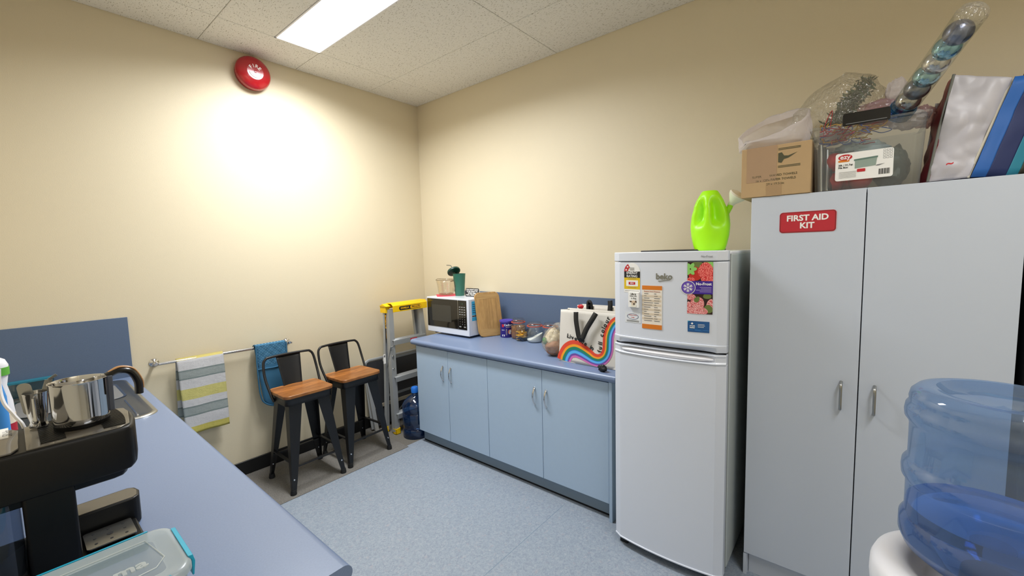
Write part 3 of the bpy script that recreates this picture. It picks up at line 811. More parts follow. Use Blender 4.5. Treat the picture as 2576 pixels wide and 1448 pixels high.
mb = MB(); key = mat('key_print', '#9a9a98', 0.5)
for r_ in range(9):
    for c_ in range(3):
        z = 1.085 - r_ * 0.0195; y = MY0 - 0.433 - (c_ - 1) * 0.026
        if r_ < 4: mb.prism(rrect(0.018, 0.006, 0.002, 2), (MX - 0.0032, y, z), RY, Z, 0.0006, key)
        elif r_ < 8: mb.text('123456789*0#'[(r_ - 4) * 3 + c_], 0.012, (MX - 0.0032, y, z), RY, Z, key)
        elif c_ != 1: mb.prism(rrect(0.022, 0.009, 0.002, 2), (MX - 0.0032, y, z), RY, Z, 0.0006, key)
mb.build('keypad', cp)
mb = MB(); mb.box((MX - 0.0022, MY0 - 0.3845, 0.90), (MX - 0.001, MY0 - 0.3815, 1.135), M['chrome']); mb.build('door_edge', dr)
mb = MB(); mb.box((MX + 0.035, MY1 - 0.0008, 1.02), (MX + 0.085, MY1, 1.13), mat('cyan_label', '#37a7d8', 0.5)); mb.box((MX + 0.035, MY1 - 0.0008, 0.975), (MX + 0.085, MY1, 1.005), bpy.data.materials['cyan_label'])
for k in range(5): mb.box((MX + 0.042, MY1 - 0.0012, 1.04 + k * 0.016), (MX + 0.078, MY1 - 0.0008, 1.044 + k * 0.016), M['navy'])
mb.box((MX + 0.037, MY1 - 0.001, 1.008), (MX + 0.083, MY1, 1.016), M['ink']); mb.build('energy_sticker', t)
for a, b in ((MX + 0.05, MY0 - 0.06), (MX + 0.05, MY1 + 0.05), (-0.07, MY0 - 0.06), (-0.07, MY1 + 0.05)):
    mb = MB(); mb.lathe([(0.016, 0), (0.018, 0.018)], (a, b, ZT), M['black_plastic'], 16); mb.build('foot', t)

# things on the microwave
def lin(u, v): return u + v
JX, JY = -0.205, -0.545
mb = MB(); mb.prism(rrect(0.165, 0.165, 0.012, 5), (JX, JY, MZ1), Vector((0.8, -0.6, 0)), Vector((0.6, 0.8, 0)), 0.005, M['pink_red'])
tag(mb.build('silicone_trivet', bevel=0.001), 'flat pinkish-red square trivet on top of the microwave', 'trivet')
t = empty('measuring_jug', (JX, JY, MZ1 + 0.005), 'clear glass measuring jug with red markings on top of the microwave', 'measuring jug')
z0 = MZ1 + 0.0055
mb = MB(); prof = [(0.0, 0.002), (0.058, 0.0), (0.064, 0.006), (0.070, 0.05), (0.076, 0.095), (0.083, 0.128), (0.086, 0.132), (0.082, 0.132), (0.072, 0.094), (0.066, 0.05), (0.060, 0.012), (0.0, 0.010)]
mb.lathe(prof, (JX, JY, z0), M['glass_jug'], 48, cap0=False, cap1=False)
for v in mb.v:   # pouring lip on the far-left side
    a = math.atan2(v.y - JY, v.x - JX); d = abs((a - pi / 2 + pi) % (2 * pi) - pi)
    if v.z > z0 + 0.09 and d < 0.5: k = (v.z - z0 - 0.09) / 0.042 * (1 - d / 0.5); v.y += 0.018 * k; v.z += 0.006 * k
mb.build('jug_body', t, smooth=60)
gr_ = thin_mat('glass_edge', '#c9c1b4', 0.12, 0.03, milk=0.15, milkcol='#b5aa9a')
mb = MB(); rim_ = []
for k_ in range(48):
    a = 2 * pi * k_ / 48; d = abs((a - pi / 2 + pi) % (2 * pi) - pi); q = (1 - d / 0.5) if d < 0.5 else 0
    rim_.append((JX + 0.085 * cos(a), JY + 0.085 * sin(a) + 0.018 * q, z0 + 0.131 + 0.006 * q))
mb.tube(rim_, 0.0022, gr_, 6, closed=True); mb.build('rim', t)
mb = MB(); mb.lathe([(0.0, 0.010), (0.059, 0.010), (0.062, 0.014)], (JX, JY, z0), gr_, 40, cap0=False, cap1=False); mb.build('glass_base', t)
mb = MB(); mb.tube(catmull([(JX, JY - 0.068, z0 + 0.118), (JX, JY - 0.098, z0 + 0.122), (JX, JY - 0.118, z0 + 0.112), (JX, JY - 0.119, z0 + 0.07), (JX, JY - 0.112, z0 + 0.035)], 6), 0.0085, gr_, 10, flat=(0.6, 1.2)); mb.build('handle', t)
rp = mat('red_scale_print', '#c05048', 0.6)
Av = Vector((-0.75, -0.66, 0)).normalized(); Tv = Vector((0.66, -0.75, 0)).normalized()
for off, l0, l1 in ((-0.02, 0.012, 0.012), (0.022, 0.014, 0.008)):
    mb = MB()
    for k in range(8):
        z = z0 + 0.035 + k * 0.010; R_ = 0.0665 + (z - z0) * 0.13; ln = l1 if k % 2 else l0
        b = Vector((JX, JY, z)) + Av * math.sqrt(max(0, R_ ** 2 - off ** 2)) + Tv * off
        mb.bar(b - Tv * ln / 2, b + Tv * ln / 2, 0.0014, 0.0006, rp, side=Z)
    mb.build('measuring_scale', t)
CX, CY = -0.165, -0.672
t = empty('tumbler', (CX, CY, MZ1), 'matte green tapered tumbler with its lid and straw tilted on the rim, on the microwave', 'tumbler')
mb = MB(); mb.lathe([(0.0, 0.0), (0.036, 0.0), (0.038, 0.003), (0.053, 0.185), (0.054, 0.187), (0.051, 0.187), (0.036, 0.008), (0.0, 0.006)], (CX, CY, MZ1), M['cup_green'], 40, cap0=False, cap1=False); mb.build('cup', t)
mb = MB(); mb.lathe([(0.0, -0.006), (0.048, -0.006), (0.055, -0.004), (0.057, 0.004), (0.055, 0.012), (0.040, 0.014), (0.034, 0.010), (0.0, 0.010)], (0, 0, 0), M['cup_dark'], 40, cap0=False, cap1=False)
LM = Matrix.Translation((CX - 0.01, CY + 0.052, MZ1 + 0.203)) @ Matrix.Rotation(radians(-40), 4, 'X') @ Matrix.Rotation(radians(12), 4, 'Y')
mb.xf(LM); lidp = mb.build('lid', t)
LM2 = LM
mb = MB(); p_ = LM2 @ Vector((0, 0.0, 0.01)); mb.tube(catmull([p_ + Vector((0, -0.02, -0.03)), p_, p_ + Vector((0, 0.022, 0.032)), p_ + Vector((0, 0.038, 0.045)), p_ + Vector((0, 0.085, 0.048))], 3), 0.0032, M['tinge'], 8); mb.build('straw', lidp)
t = empty('desk_sign', (-0.12, -0.80, MZ1), 'small black tent sign with white capital lettering on the microwave', 'sign')
SY0 = -0.815
sx_ = Vector((0.10, -1, 0)).normalized(); sn = Vector((0.16, 0.05, 1)).normalized(); so = Vector((-0.175, SY0 - 0.012, MZ1))
mb = MB(); mb.prism([(-0.066, 0), (0.066, 0), (0.066, 0.068), (-0.066, 0.068)], so, sx_, sn, 0.002, M['ink']); mb.build('sign_board', t)
mb = MB(); mb.prism([(-0.066, 0), (0.066, 0), (0.066, 0.066), (-0.066, 0.066)], so + Vector((0.030, 0, 0)), sx_, Vector((-0.22, 0.05, 1)).normalized(), 0.002, M['paper']); mb.build('back_leaf', t)
mb = MB(); mb.text("YOU DON'T HAVE\nTO BE CRAZY TO\nWORK HERE,\nWE'LL TRAIN YOU", 0.0145, so + sn * 0.034 - Vector((0.0025, 0, 0)), sx_, sn, M['paper'], 0.0003, bold=0.0004); mb.build('lettering', t)

# chopping board leaning on the microwave
t = empty('chopping_board', (-0.17, -1.0, ZT), 'bamboo chopping board with rounded corners leaning on the microwave side', 'chopping board')
bo = Vector((-0.168, -1.024, ZT)); bx = Vector((0.93, -0.37, 0)).normalized(); by_ = Vector((-0.02, 0.12, 1)).normalized()
bx = Vector((0.86, -0.38, 0.0)).normalized()
mb = MB(); mb.prism(rrect(0.215, 0.355, 0.045, 8), bo + by_ * 0.178, bx, by_, 0.016, M['bamboo']); brd = mb.build('board', t, bevel=0.003)
mb = MB(); nn = bx.cross(by_).normalized(); mb.prism([(-0.104, -0.168), (0.104, -0.168), (0.107, -0.115), (-0.107, -0.115)], bo + by_ * 0.178 + nn * 0.0155, bx * 0.9, by_, 0.001, M['bamboo_end']); mb.build('end_strip', t); mb = MB(); mb.prism([(-0.107, 0.125), (0.107, 0.125), (0.09, 0.165), (-0.09, 0.165)], bo + by_ * 0.178 + nn * 0.0155, bx * 0.9, by_, 0.001, M['bamboo_end']); mb.build('end_strip', t)

# ------------------------------------------------------------------ cocoa tin and jars
t = empty('cocoa_tin', (-0.115, -1.15, ZT), 'purple drinking chocolate tin with printed label next to the chopping board', 'tin')
tc0 = (-0.115, -1.142, ZT); R_ = 0.052
mb = MB(); mb.lathe([(R_ - 0.002, 0), (R_, 0.003), (R_, 0.122), (R_ + 0.002, 0.125)], tc0, mat('deep_purple', '#32208a', 0.35), 40); mb.build('tin_body', t)
mb = MB(); mb.lathe([(0.0, 0.120), (R_ + 0.003, 0.120), (R_ + 0.004, 0.132), (R_ + 0.001, 0.134), (R_ - 0.004, 0.130), (0, 0.130)], tc0, mat('violet_lid', '#5444a8', 0.3), 40, cap0=False, cap1=False); mb.build('lid', t)
mb = MB()
def onc(mb, k0, cen, R, base):
    """wrap vertices added since k0 (flat, u to the right, v up, w out) around a cylinder"""
    for i in range(k0, len(mb.v)):
        u, v, w_ = mb.v[i]; a = base + u / R
        mb.v[i] = Vector((cen[0] + (R + w_) * cos(a), cen[1] + (R + w_) * sin(a), cen[2] + v))
UX, UY = Vector((1, 0, 0)), Vector((0, 1, 0))
k = len(mb.v); gp = mat('gold_print', '#d9c9a8', 0.5); op = mat('orange_print', '#d87a50', 0.5)
mb.text('Cadbury', 0.022, (0.022, 0.100, 0.0005), UX, UY, M['paper'], 0.0002, bold=0.0003); mb.text('BOURNVILLE', 0.008, (0.022, 0.083, 0.0005), UX, UY, gp, 0.0002)
mb.prism(disc(0.020, 20, 0.034, 0.045), (0, 0, 0.0003), UX, UY, 0.0004, op); mb.prism(disc(0.010, 12, 0.034, 0.052), (0, 0, 0.0008), UX, UY, 0.0004, M['paper']); mb.prism(disc(0.008, 12, 0.030, 0.036), (0, 0, 0.0008), UX, UY, 0.0004, M['paper'])
mb.text('COCOA', 0.013, (0.003, 0.045, 0.0005), UY, -UX, gp, 0.0002); mb.text('NEW', 0.011, (-0.025, 0.060, 0.0005), UX, UY, M['paper'], 0.0002)
mb.prism(rrect(0.018, 0.022, 0.003, 2, -0.026, 0.095), (0, 0, 0.0003), UX, UY, 0.0004, M['red'])
mb.prism(rrect(0.022, 0.014, 0.002, 2, -0.022, 0.018), (0, 0, 0.0003), UX, UY, 0.0004, M['paper'])
onc(mb, k, tc0, R_, radians(215)); mb.build('label', t)

def jar(c, R, Hh, label, content, seal=True, nm='glass_jar'):
    t = empty(nm, (c[0], c[1], ZT), label, 'jar', None)
    mb = MB(); mb.lathe([(0.0, 0.003), (R * 0.85, 0.0), (R * 0.97, 0.008), (R, 0.02), (R, Hh * 0.52), (R * 0.92, Hh * 0.62), (R * 0.78, Hh * 0.69), (R * 0.76, Hh * 0.74), (R * 0.86, Hh * 0.77), (R * 0.86, Hh * 0.80)], (c[0], c[1], ZT), M['glass'], 40, cap0=False, cap1=False); mb.build('jar_body', t, smooth=60)
    mb = MB(); mb.lathe([(R * 0.90, Hh * 0.815), (R * 0.92, Hh * 0.84), (R * 0.90, Hh * 0.90), (R * 0.80, Hh * 0.94), (R * 0.70, Hh * 0.93), (R * 0.68, Hh * 1.0), (0, Hh * 1.0)], (c[0], c[1], ZT), M['glass'], 40, cap0=False, cap1=False); mb.build('glass_lid', t, smooth=50)
    if seal:
        mb = MB(); mb.lathe([(R * 0.80, Hh * 0.79), (R * 0.95, Hh * 0.79), (R * 0.96, Hh * 0.825), (R * 0.80, Hh * 0.825)], (c[0], c[1], ZT), M['seal'], 40, cap0=False, cap1=False); mb.build('rubber_seal', t)
    mb = MB(); content(mb, c, R, Hh); mb.build('contents', t, smooth=60)
    return t
brown = mat('brown_powder', '#8a5a36', 0.9, bump=0.4, bscale=150, var=0.1, vscale=60)
white_p = mat('white_sugar', '#e9e9ea', 0.9, bump=0.3, bscale=200)
def fill(m, h0, h1, tilt=0.0):
    def fn(mb, c, R, Hh):
        r = R * 0.95; n = 36; k = len(mb.v)
        prof = [(0, 0.006), (r * 0.86, 0.004), (r * 0.97, 0.014), (r, 0.03), (r, Hh * h1), (0, Hh * h1)]
        mb.lathe(prof, (c[0], c[1], ZT), m, n, cap0=False, cap1=False)
        if tilt:
            for i in range(k, len(mb.v)):
                v = mb.v[i]
                if v.z > ZT + 0.025:
                    v.z = max(ZT + 0.02, v.z + tilt * ((-(v.y - c[1])) * 0.86 + (v.x - c[0]) * 0.5))
    return fn
def teabags(mb, c, R, Hh):
    random.seed(3)
    for i in range(26):
        a = random.uniform(0, 6.28); rr = random.uniform(0, R * 0.6); z = ZT + 0.012 + i * 0.0022
        m = M['yellow'] if i % 3 else M['navy']
        k = len(mb.v); mb.box((-0.016, -0.020, -0.002), (0.016, 0.020, 0.002), mat('honey_sachet', '#e0a92c', 0.4) if i == 0 else (bpy.data.materials['honey_sachet'] if i > 8 else M['navy']))
        mb.xf(Matrix.Translation((c[0] + rr * cos(a), c[1] + rr * sin(a), z)) @ Matrix.Rotation(a, 4, 'Z') @ Matrix.Rotation(random.uniform(-.5, .5), 4, 'X'), k)
jar((-0.115, -1.262), 0.058, 0.158, 'glass clip jar full of brown powder between purple tin and small jar', fill(brown, 0, 0.60))
jar((-0.175, -1.335), 0.043, 0.125, 'smallest glass jar holding yellow sachets between two orange-sealed jars', teabags, seal=False)
jar((-0.145, -1.442), 0.062, 0.148, 'glass jar with orange seal holding sloped white sugar', fill(white_p, 0, 0.25, 0.55))
def wraps(mb, c, R, Hh):
    random.seed(5)
    for i in range(9):
        a = random.uniform(0, 6.28); rr = random.uniform(0, R * 0.5)
        k = len(mb.v); mb.box((-0.02, -0.013, -0.002), (0.02, 0.013, 0.002), M['paper'] if i % 2 else M['ink_grey'])
        mb.xf(Matrix.Translation((c[0] + rr * cos(a), c[1] + rr * sin(a), ZT + 0.02 + i * 0.006)) @ Matrix.Rotation(a, 4, 'Z') @ Matrix.Rotation(random.uniform(-.8, .8), 4, 'X'), k)
jar((-0.125, -1.568), 0.060, 0.150, 'glass jar with orange seal behind the bread bag, packets inside', wraps)

# bread bag
def blob(mb, cen, rad, m, amp=0.15, fr=2.5, seed=0, nu=40, nv=26, rot=None, flat0=None, fn2=None, sharp=1.0):
    k = len(mb.v)
    def fn(u, v):
        th = 2 * pi * u; ph = pi * v
        d = Vector((cos(th) * sin(ph), sin(th) * sin(ph), cos(ph)))
        q = d * fr + Vector((seed * 7.3, seed * 3.1, seed))
        n = noise.noise(q) + 0.5 * noise.noise(q * 2.3) + 0.25 * abs(noise.noise(q * 5)) * sharp
        s_ = 1 + amp * n
        return Vector((d.x * rad[0] * s_, d.y * rad[1] * s_, d.z * rad[2] * s_))
    mb.grid(fn, nu, nv, m, closeu=True)
    Rm = Matrix.Translation(cen) @ (rot or Matrix.Identity(4))
    mb.xf(Rm, k)
    if flat0 is not None:
        for i in range(k, len(mb.v)):
            if mb.v[i].z < flat0: mb.v[i].z = flat0
t = empty('bread_bag', (-0.40, -1.79, ZT), 'clear bag of bread twisted shut in front of the rainbow tote bag', 'bread bag')
loaf = mat('bread_crust', '#a8785a', 0.6, var=0.25, vscale=30, bump=0.4, bscale=60)
mb = MB(); blob(mb, (-0.405, -1.790, ZT + 0.055), (0.065, 0.055, 0.054), loaf, 0.12, 1.5, 2, flat0=ZT + 0.003); mb.build('loaf', t)
mb = MB(); blob(mb, (-0.39, -1.775, ZT + 0.105), (0.055, 0.050, 0.062), mat('cream_wrap', '#ddd0b6', 0.5, var=0.1, vscale=30), 0.22, 2.2, 4, flat0=ZT + 0.004); mb.build('paper_wrap', t)
mb = MB(); blob(mb, (-0.445, -1.742, ZT + 0.095), (0.012, 0.015, 0.022), mat('label_green', '#3f8a4a', 0.5), 0.2, 2, 9); mb.build('green_label', t)
mb = MB(); blob(mb, (-0.402, -1.782, ZT + 0.085), (0.078, 0.066, 0.088), M['clear_bag'], 0.18, 2.0, 6, flat0=ZT + 0.001)
mb.tube(catmull([(-0.39, -1.785, ZT + 0.165), (-0.38, -1.775, ZT + 0.182), (-0.385, -1.81, ZT + 0.195), (-0.39, -1.83, ZT + 0.175)], 5), 0.010, M['clear_bag'], 10, r1=0.022)
mb.build('clear_bag', t, smooth=70)

# ------------------------------------------------------------------ tote bags
def tote(name, label, xf, y0, y1, zt, th, lean, straps, m, sd=0):
    t = empty(name, (xf + th / 2, (y0 + y1) / 2, ZT), label, 'tote bag')
    mb = MB(); n = 16
    def face(x_, s_):
        def fn(u, v):
            y = y0 + (y1 - y0) * u; z = ZT + 0.002 + (zt - ZT) * v
            return Vector((x_ + lean * v + 0.006 * noise.noise(Vector((y * 9, z * 9, sd + s_))) + s_ * 0.02 * v, y, z))
        return fn
    mb.grid(face(xf, 1), n, n, m); mb.grid(face(xf + th, -1), n, n, m)
    for u in (0, 1):
        def side(a, v):
            f0 = face(xf, 1)(u, v); f1 = face(xf + th, -1)(u, v); p = f0.lerp(f1, a)
            p.y += (1 if u == 0 else -1) * (-0.03) * v * sin(pi * a); return p
        mb.grid(side, 6, n, m)
    mb.grid(lambda a, u: Vector((xf + th * a, y0 + (y1 - y0) * u, ZT + 0.002)), 4, n, m)
    mb.build('bag_body', t, smooth=60, solid=0.002, weld=True)
    for st in straps:
        mb = MB(); mb.bar((0, 0, 0), (0, 0, 0.001), 0.001, 0.001, M['black_matte']) if False else None
        pts = catmull(st, 6); vs = []; fs = []
        for i, p in enumerate(pts):
            tq = (pts[min(i + 1, len(pts) - 1)] - pts[max(i - 1, 0)]).normalized(); sdv = tq.cross(X)
            sdv = sdv.normalized() if sdv.length > 0.01 else Y
            for w_ in (-0.015, 0.015): vs.append(p + sdv * w_)
        for i in range(len(pts) - 1): fs.append((2 * i, 2 * i + 1, 2 * i + 3, 2 * i + 2))
        mb.add(vs, fs, M['black_matte']); mb.build('strap', t, solid=0.003)
    return t
XT = -0.505
t = tote('tote_bag', 'cream canvas tote bag with rainbow band and black lettering on the worktop', XT, -1.886, -2.31, 1.150, 0.12, 0.012,
         [[(XT + 0.005, -2.008, 1.148), (XT - 0.002, -2.012, 1.10), (XT - 0.006, -2.022, 1.05), (XT - 0.010, -2.034, 1.005), (XT - 0.011, -2.047, 0.992), (XT - 0.010, -2.060, 1.005), (XT - 0.006, -2.085, 1.06), (XT - 0.002, -2.122, 1.12), (XT + 0.005, -2.138, 1.150)]], M['canvas'])
mb = MB()
RB = [(-1.922, 0.847, 0.093), (-1.929, 0.874, 0.0949), (-1.953, 0.91, 0.0988), (-1.995, 0.927, 0.1027), (-2.04, 0.918, 0.093), (-2.083, 0.899, 0.0814), (-2.119, 0.883, 0.0717), (-2.159, 0.882, 0.0698), (-2.191, 0.904, 0.0659), (-2.206, 0.94, 0.0651), (-2.208, 0.982, 0.0643), (-2.209, 1.023, 0.0643), (-2.218, 1.058, 0.062), (-2.236, 1.09, 0.0601), (-2.258, 1.109, 0.0581), (-2.283, 1.121, 0.0581)]
cc = catmull(RB, 5)
bands = [(0.0, 0.24, '#d8432a'), (0.24, 0.38, '#ee9a1e'), (0.38, 0.54, '#17805e'), (0.54, 0.60, '#1c6fb0'), (0.60, 0.76, '#58b0f0'), (0.76, 0.88, '#6a4aa0'), (0.88, 1.0, '#cf6db0')]
for a, b, colr in bands:
    m_ = mat('band_' + colr[1:], colr, 0.7); vs = []; fs = []
    for i, p in enumerate(cc):
        q0 = cc[max(0, i - 1)]; q1 = cc[min(len(cc) - 1, i + 1)]
        d = Vector((q1.x - q0.x, q1.y - q0.y)).normalized(); nrm = Vector((d.y, -d.x))   # towards the upper/outer side
        w_ = p.z
        for s_ in (a, b):
            q = Vector((p.x, p.y)) + nrm * ((0.5 - s_) * w_)
            z_ = max(q.y, ZT + 0.004); v_ = (z_ - ZT) / (1.15 - ZT)
            vs.append((XT + (0.012 + 0.02) * v_ - 0.0025 + 0.006 * noise.noise(Vector((q.x * 9, z_ * 9, 1))), q.x, z_))
    for i in range(len(cc) - 1): fs.append((2 * i, 2 * i + 1, 2 * i + 3, 2 * i + 2))
    mb.add(vs, fs, m_)
mb.build('rainbow_band', t)
mb = MB()
def on_face(y, z): return Vector((XT + 0.032 * (z - ZT) / 0.31 - 0.004 + 0.006 * noise.noise(Vector((y * 9, z * 9, 1))), y, z))
def chars(txt, pts, size):
    P = catmull([Vector((a, b, 0)) for a, b in pts], 10); L = [0]
    for i in range(1, len(P)): L.append(L[-1] + (P[i] - P[i - 1]).length)
    wd = {' ': 0.85, 'i': 0.45, 'l': 0.45, 'f': 0.55, 'r': 0.62, 'I': 0.5, 'L': 0.95}
    tot = sum(wd.get(c, 1.0) for c in txt); s_ = 0
    for c in txt:
        w_ = wd.get(c, 1.0) / tot * L[-1]; mid = s_ + w_ / 2; s_ += w_
        i = max(1, next((k for k in range(len(L)) if L[k] >= mid), len(L) - 1))
        d = (P[i] - P[i - 1]).normalized(); p = P[i]
        xd = Vector((0, d.x, d.y)); yd = Vector((0, d.y, -d.x))
        if c != ' ': mb.text(c, size, on_face(p.x, p.y), xd, yd, M['ink'], 0.0005, bold=0.0008)
chars('Live life in', [(-1.935, 1.000), (-1.965, 0.994), (-2.01, 0.985), (-2.06, 0.966), (-2.118, 0.940)], 0.036)
mb.build('lettering', t); mb = MB()
chars('full colour', [(-2.158, 0.925), (-2.160, 0.96), (-2.166, 1.01), (-2.176, 1.06), (-2.205, 1.128)], 0.036)
mb.build('lettering', t)
XB = -0.33
tote('tote_bag', 'second cream tote bag with red corner behind the rainbow one', XB, -1.90, -2.30, 1.158, 0.10, 0.01,
     [[(XB + 0.02, -1.985, 1.12), (XB + 0.02, -1.985, 1.165), (XB + 0.02, -1.990, 1.185), (XB + 0.02, -2.0, 1.165), (XB + 0.02, -2.0, 1.12)],
      [(XB + 0.02, -2.128, 1.13), (XB + 0.025, -2.130, 1.17), (XB + 0.03, -2.126, 1.20)], [(XB + 0.02, -2.185, 1.13), (XB + 0.02, -2.187, 1.19)]], M['canvas'], 3)
mb = MB(); blob(mb, (-0.30, -1.925, 1.150), (0.012, 0.022, 0.014), M['red'], 0.2, 2, 1)
tag(mb.build('red_cloth', None), 'red cloth corner poking out behind the cream tote bags', 'cloth')
mb = MB(); blob(mb, (-0.13, -2.19, ZT + 0.165), (0.06, 0.10, 0.165), M['grey_dark'], 0.12, 2, 5, flat0=ZT + 0.001)
tag(mb.build('dark_bag', None), 'dark grey bag pushed behind the tote bags near the fridge', 'bag')
mb = MB(); blob(mb, (-0.568, -2.212, ZT + 0.020), (0.016, 0.026, 0.019), M['black_matte'], 0.3, 1.8, 3, flat0=ZT)
tag(mb.build('black_pouch', None), 'tiny black pouch on the worktop edge under the rainbow tote bag', 'pouch')

# ------------------------------------------------------------------ fridge
FY0, FY1 = -2.349, -2.858
t = empty('fridge', (-0.4, -2.60, 0), 'white two-door fridge freezer covered in stickers and magnets', 'fridge')
WG = M['white_gloss']
mb = MB(); mb.box((-0.635, FY1, 0.05), (-0.09, FY0, 1.478), M['fridge_side']); mb.build('cabinet', t, bevel=0.006, seg=3)
mb = MB(); mb.box((-0.66, FY1 + 0.003, 0.045), (-0.635, FY0 - 0.003, 1.475), mat('door_gasket', '#8d9290', 0.7)); mb.build('gasket', t)
mb = MB(); mb.box((-0.655, FY1, 1.474), (-0.10, FY0, 1.488), M['white_plastic']); mb.build('top_panel', t, bevel=0.004)
def dx(y):
    """front surface x of the bowed door"""
    a = abs(2 * (y - FY1) / (FY0 - FY1) - 1)
    return -0.697 - 0.022 * (1 - a) / 0.14 if a > 0.86 else -0.719 - 0.018 * (1 - (a / 0.86) ** 2)
def bow(mb, z0, z1, off=0.0, xb=-0.665, m=WG, ya=FY0, yb=FY1, n=100, steps=1):
    rs = []
    for k in range(n + 1):
        y = ya + (yb - ya) * k / n
        xf_ = dx(y) + off
        rs.append([(xb, y, z0), (xf_, y, z0), (xf_, y, z1), (xb, y, z1)])
    mb.rings(rs, m)
def facets(y): return y
mb = MB(); bow(mb, 1.088, 1.446); bow(mb, 1.449, 1.492, -0.004); fz = mb.build('freezer_door', t, bevel=0.004, seg=3, smooth=14, ang=50)
mb = MB()
# sloping grip under the freezer door
n = 100; rs = []
for k in range(n + 1):
    y = FY0 + (FY1 - FY0) * k / n; u = abs(2 * k / n - 1); rec = 0.028 * max(0, 1 - (u / 0.86) ** 6)
    rs.append([(-0.665, y, 1.056), (dx(y) + 0.004 + rec, y, 1.056), (dx(y) - 0.005, y, 1.080), (dx(y) - 0.005, y, 1.090), (-0.665, y, 1.090)])
mb.rings(rs, WG); mb.build('grip', fz, bevel=0.002)
mb = MB(); bow(mb, 0.052, 1.004)
rs = []
for k in range(n + 1):
    y = FY0 + (FY1 - FY0) * k / n; u = abs(2 * k / n - 1); rec = 0.026 * max(0, 1 - (u / 0.84) ** 6)
    rs.append([(-0.665, y, 1.004), (dx(y) - 0.004, y, 1.004), (dx(y) - 0.005, y, 1.010), (dx(y) + rec, y, 1.016), (dx(y) + rec, y, 1.034), (dx(y) - 0.004 + rec * 0.2, y, 1.044), (dx(y) - 0.002, y, 1.048), (-0.665, y, 1.048)])
mb.rings(rs, WG)
bow(mb, 0.045, 0.053, -0.004)
fd = mb.build('fridge_door', t, bevel=0.003, seg=2, smooth=14, ang=50)
mb = MB()
rs = []
for k in range(n + 1):
    s_ = k / n; y = FY0 - 0.045 - (FY0 - FY1 - 0.09) * s_; e = sin(pi * s_) ** 0.25
    rs.append([(dx(y) + 0.02, y, 1.030 - 0.012 * e), (dx(y) + 0.004, y, 1.026 - 0.012 * e), (dx(y) - 0.001, y, 1.026), (dx(y) + 0.004, y, 1.026 + 0.008 * e), (dx(y) + 0.02, y, 1.030 + 0.008 * e)])
mb.rings(rs, M['white_plastic']); mb.build('handle', fd)
mb = MB(); mb.box((-0.69, FY1 + 0.02, 0.0), (-0.62, FY1 + 0.06, 0.05), M['black_plastic']); mb.build('foot', t)
mb = MB(); mb.box((-0.69, FY0 - 0.06, 0.0), (-0.62, FY0 - 0.02, 0.05), M['black_plastic']); mb.build('foot', t)
mb = MB(); mb.box((-0.63, FY1 + 0.015, 0.004), (-0.12, FY0 - 0.015, 0.05), M['gap']); mb.build('plinth', t)
mb = MB(); mb.box((-0.690, FY1 + 0.005, 1.047), (-0.66, FY0 - 0.005, 1.0565), M['gap']); mb.build('door_gap', t)

def wrap_face(mb, k0, off=0.0006):
    """vertices from k0 hold (y_right, z, out): bend them onto the bowed door"""
    for i in range(k0, len(mb.v)):
        a, b, c = mb.v[i]; y = -a; mb.v[i] = Vector((dx(y) - off - c, y, b))
def R2(mb, y0, z0, y1, z1, m, lift=0.0, n=4, th=0.0004):
    """strip of small boxes so it can bend; y0>y1 in room coordinates"""
    for i in range(n):
        a, b = -y0 + (-y1 + y0) * i / n, -y0 + (-y1 + y0) * (i + 1) / n
        mb.box((a, z0, lift), (b, z1, lift + th), m)
def T2(mb, s, size, y, z, m, lift=0.0006, align='CENTER', bold=0.0, **k):
    mb.text(s, size, (-y, z, lift), UX, UY, m, 0.0002, align=align, bold=bold, **k)
def P2(mb, pts, m, lift=0.0, th=0.0004):
    mb.prism([(-a, b) for a, b in pts], (0, 0, lift), UX, UY, th, m)
# energy rating label
mb = MB(); yel = mat('label_yellow', '#e2bd12', 0.45)
ya, yb = -2.411, -2.493
R2(mb, ya, 1.302, yb, 1.402, M['paper']); R2(mb, ya, 1.372, yb, 1.402, M['ink'], 0.0005); R2(mb, ya, 1.318, yb, 1.372, yel, 0.0005)
arc = [( (ya + yb) / 2 + 0.041 * cos(radians(a)), 1.402 + 0.040 * sin(radians(a))) for a in range(0, 181, 12)]
P2(mb, arc, M['paper'])
ar = [((ya + yb) / 2 + 0.041 * cos(radians(a)), 1.402 + 0.040 * sin(radians(a))) for a in range(0, 61, 10)]
ar2 = [((ya + yb) / 2 + 0.021 * cos(radians(a)), 1.402 + 0.021 * sin(radians(a))) for a in range(60, -1, -10)]
P2(mb, ar + ar2, M['red'], 0.0005)
for a in (14, 44):
    cxx, czz = (ya + yb) / 2 + 0.031 * cos(radians(a)), 1.402 + 0.031 * sin(radians(a))
    P2(mb, [(cxx + (0.006 if i % 2 == 0 else 0.0025) * cos(pi / 2 + i * pi / 5), czz + (0.006 if i % 2 == 0 else 0.0025) * sin(pi / 2 + i * pi / 5)) for i in range(10)], M['paper'], 0.001)
T2(mb, 'ENERGY\nRATING', 0.0155, (ya + yb) / 2, 1.387, M['paper'], 0.001, bold=0.0003)
R2(mb, -2.422, 1.332, -2.483, 1.360, M['paper'], 0.001); R2(mb, -2.435, 1.340, -2.469, 1.352, M['red'], 0.0015); T2(mb, '414', 0.011, -2.452, 1.346, M['paper'], 0.002, bold=0.0003)
for z in (1.366, 1.325): R2(mb, -2.43, z, -2.475, z + 0.0015, M['ink_grey'], 0.001)
for k in range(3): R2(mb, -2.44, 1.408 + k * 0.005, -2.464, 1.4095 + k * 0.005, M['ink_grey'], 0.0006)
R2(mb, -2.415, 1.309, -2.489, 1.3105, M['ink_grey'], 0.0006)
wrap_face(mb, 0); mb.build('energy_label', fz)
